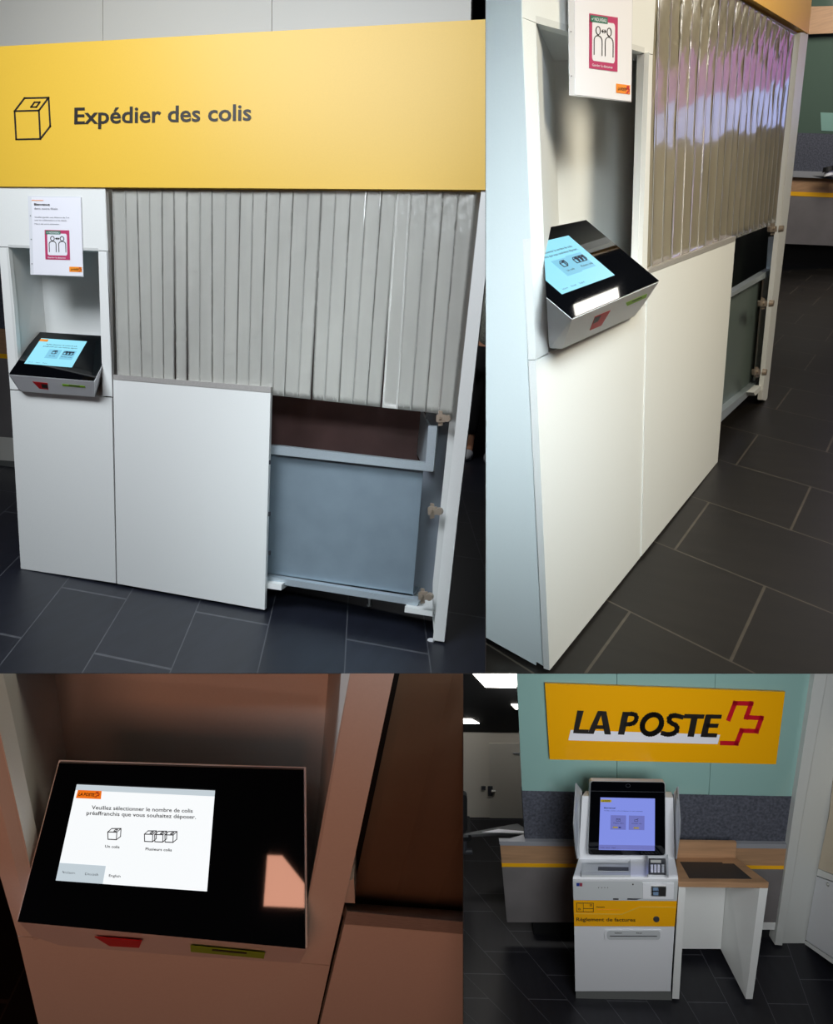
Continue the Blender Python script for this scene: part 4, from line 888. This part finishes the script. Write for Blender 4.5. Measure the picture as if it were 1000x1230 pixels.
pt(cc, 'plinth', cp, [(966.6, 1130), (999, 1151), (1030, 1173), (1030, 1180), (1000, 1158), (966, 1134)], .02, -.004, m=WHITE)
bm = NB(); a = cp.at(994, 1062.4, .001); rod(bm, a, a + cp.n * .006, .012, .01); link(b, 'lock', bm, STEEL, cc)
# hall at the left
solo(pt(None, 'wall_far', PY(b, 1.6), [(520, 876), (640, 879), (640, 988), (520, 988)], .05, m=mat('wall paint grey hall', (206, 200, 188), .6, noise=.02, nscale=2)), kind='structure')
dr = solo(pt(None, 'door_1', PY(b, 1.595), [(587.4, 893), (634, 893), (634, 988), (588, 987)], .02, m=mat('door paint grey', (198, 194, 184), .55)), kind='structure')
pw = PY(b, 1.59)
lk = pt(dr, 'lock_plate', pw, [(585.8, 945), (591.6, 945), (591.6, 956.6), (586, 956.2)], .01, .004, m=DGREY)
bm = NB(); a = pw.at(590, 950.4, .01); rod(bm, a, pw.at(594.8, 950.4, .01), .012); link(b, 'handle', bm, STEEL, lk)
solo(pt(None, 'light_switch', pw, [(578, 945), (583, 945), (583, 949.2), (578, 949)], .01, .004, m=DGREY), 'small dark switch on the far hall wall beside the door', 'switch')
solo(pt(None, 'baseboard_far', pw, [(520, 986.6), (587, 987), (587, 990), (520, 990)], .012, .003, m=DGREY), kind='structure')
solo(pt(None, 'door_closer', pw, [(616, 904.4), (626, 904.6), (626, 906.4), (616, 906)], .01, .006, m=SILVER), 'thin silver door closer high on the far hall door', 'door closer')
cA, cB, cC = PY(b, 1.58).at(560, 878), PY(b, 1.58).at(625, 879), PY(b, .95).at(590, 800)
cl = P3P(b, cA, cB, cC)
solo(pt(None, 'ceiling', cl, [(520, 790), (650, 790), (640, 880), (520, 879)], .04, m=mat('dark hall ceiling', (34, 34, 36), .7)), kind='structure')
for px_, lb in (([(556, 797), (622, 797), (619.6, 826.4), (582.6, 825.6)], 'largest lit ceiling panel, top left corner of the lower right view'),
            ([(613.5, 846.4), (622.2, 846.8), (622.6, 852), (619, 852)], 'small lit ceiling panel cut by the edge of the green glass'),
            ([(540, 864), (566, 864.2), (575.4, 869.4), (540, 869.2)], 'lowest lit ceiling panel, at the left edge of the lower right view')):
    solo(pt(None, 'ceiling_light', cl, px_, .01, .006, m=LAMP), lb, 'ceiling light', 'ceiling lights of the lower right view')
ct = thing(b, 'reception_table', 'grey table carrying a white sheet, far left of the lower right view', 'table')
zt = PZ(b, PY(b, .8).at(600, 1003).z)
pt(ct, 'table_top', zt, [(540, 1004), (556, 1003), (600, 1000.5), (632, 1003), (632, 996), (621, 989), (600, 993), (556, 1001.5), (540, 1003)], .02, m=TABLE)
sh = thing(b, 'paper_sheet', 'white sheet of paper lying on the grey table, lower right view', 'paper')
pt(sh, 'sheet', zt, [(578.6, 999.4), (598.8, 995.8), (629.6, 998.4), (628.6, 1000.6)], .002, .003, m=PAPER)
oc = thing(b, 'office_chair', 'black office chair cut by the left edge of the lower right view', 'chair')
ac = PY(b, .8)
pt(oc, 'backrest', ac, rrect(545, 955, 561, 1000, 5), .05, m=TROU, bevel=.01)
pt(oc, 'seat', ac, rrect(545, 1003, 566, 1010, 2), .2, m=TROU)
bm = NB(); rod(bm, ac.at(557, 1010), ac.at(557, 1022), .02); link(b, 'stem', bm, DGREY, oc)
bm = NB(); rod(bm, ac.at(550, 1022.5), ac.at(567, 1022.5), .02); link(b, 'base', bm, DGREY, oc)
solo(link(b, 'floor', (lambda bm: (solid(bm, [Vector(p) for p in ((-3, -3.5, 0), (5, -3.5, 0), (5, 4, 0), (-3, 4, 0))], Vector((0, 0, -.05))), bm)[1])(NB()),
     floor_mat('dark stone tiles four', 4, -.15, .275, .315, 0, .53, -.52, .3, (26, 26, 32), (78, 78, 84))), kind='structure')['keep'] = 1
# ================================================================== added dividers, seen edge-on, that keep the light of the bays apart
def rad(X0, Y0, X1, Y1, half, name, zs):
    """upright partition whose faces run along the sight lines; (X,Y) at depth 1, thickness grows with distance"""
    dx, dy = X1 - X0, Y1 - Y0; l = math.hypot(dx, dy); nx, ny = -dy / l * half, dx / l * half
    bm = NB()
    for z0, z1 in zs:
        fr = [(X0 + nx, Y0 + ny), (X1 + nx, Y1 + ny), (X1 - nx, Y1 - ny), (X0 - nx, Y0 - ny)]
        hexa(bm, [Vector((x * z0, y * z0, z0)) for x, y in fr], [Vector((x * z1, y * z1, z1)) for x, y in fr])
    bmesh.ops.recalc_face_normals(bm, faces=bm.faces[:])
    for v in bm.verts: v.co = CAMW @ v.co
    me = bpy.data.meshes.new(name); bm.to_mesh(me); bm.free(); me.materials.append(PART)
    o = bpy.data.objects.new(name, me); COL.objects.link(o); o['kind'] = 'structure'
PART = mat('dark added divider', (40, 40, 42), .9)
H = .35 / F
ZS = [(.6, 18)]
yh, xa, xc = 194 / F, 83 / F, 56 / F
rad(xa, -1.6, xa, yh, H, 'light_divider_upper', ZS)
rad(-2.2, yh, 2.2, yh, H, 'light_divider_middle', ZS)
rad(xc, yh, xc, 2.6, H, 'light_divider_lower', ZS)
# ================================================================== lights of each bay
def lamp(bay, loc, aim, sx, sy, power, col=(1, 1, 1), name='Lamp', spread=180):
    l = bpy.data.lights.new(name, 'AREA'); l.shape = 'RECTANGLE'; l.size = sx; l.size_y = sy; l.energy = power; l.color = col; l.spread = math.radians(spread)
    o = bpy.data.objects.new(name, l); COL.objects.link(o)
    a, c = bay.W @ Vector(loc), bay.W @ Vector(aim)
    o.matrix_world = Matrix.Translation(a) @ (a - c).to_track_quat('Z', 'Y').to_matrix().to_4x4()
    return o
lamp(B1, (.7, -2.6, 3.6), (1.2, 0, 1.1), 2.4, 1.4, 62, (.88, .94, 1), 'hall lamp front', 110)
lamp(B1, (1.42, -2.8, 2.56), (2.1, 0, 1.8), .3, .12, 4, (.86, .95, 1), 'added glint lamp')  # added small lamp, placed so the curtain's top right glints
lamp(B1, (1.6, 5.0, 3.4), (1.4, 6.5, 0), 1.5, 1.5, 60, (.95, .97, 1), 'added rear fill')  # added fill that brings out the person and rear floor
lamp(B2, (.6, -2.4, 3.0), (1.2, 0, 1.0), 1.8, 1.2, 36, (1, .9, .7), 'hall lamp warm', 100)
lamp(B2, (-1.5, -1.25, 2.3), (0, .1, .9), .4, .4, 6.5, (.84, .95, 1), 'added side fill', 44)  # added narrow fill to brighten the counter's side panel
lamp(B2, (7.0, .4, 3.2), (9, 2.0, 1.0), 1.6, 1.0, 55, (1, .95, .85), 'added rear fill')  # added fill to lift the dark background counter
lamp(B3, (.0, -1.3, 1.8), (.2, 0, 1.1), 1.1, .8, 4.7, (1, .38, .21), 'dim room lamp')
lamp(B4, (.4, -1.6, 2.2), (.6, .2, .9), 1.0, .7, 30, (.94, .98, 1), 'hall lamp payment')
lamp(B4, (-.1, 1.15, 1.55), (-.2, 1.6, .7), .4, .3, 11, (1, .98, .94), 'added far wall fill')  # added fill to brighten the far hall wall
w = bpy.data.worlds.new('World'); SC.world = w; w.use_nodes = True
w.node_tree.nodes['Background'].inputs[0].default_value = (.9, .95, 1, 1); w.node_tree.nodes['Background'].inputs[1].default_value = .012
# ================================================================== camera
settle()
for o in [o for o in bpy.data.objects if o.type == 'MESH' and not o.data.vertices and not o.children]: bpy.data.objects.remove(o)
cd = bpy.data.cameras.new('Camera'); cam = bpy.data.objects.new('Camera', cd); COL.objects.link(cam)
cd.sensor_fit = 'VERTICAL'; cd.sensor_height = 24; cd.lens = 24 * F / 1230; cd.clip_start = .01; cd.clip_end = 100
cam.matrix_world = CAMW @ Matrix(((1, 0, 0, 0), (0, -1, 0, 0), (0, 0, -1, 0), (0, 0, 0, 1)))
SC.camera = cam
SC.view_settings.view_transform = 'Standard'; SC.view_settings.look = 'None'; SC.view_settings.exposure = 0; SC.view_settings.gamma = 1
SC.cycles.use_denoising = True; SC.cycles.max_bounces = 6
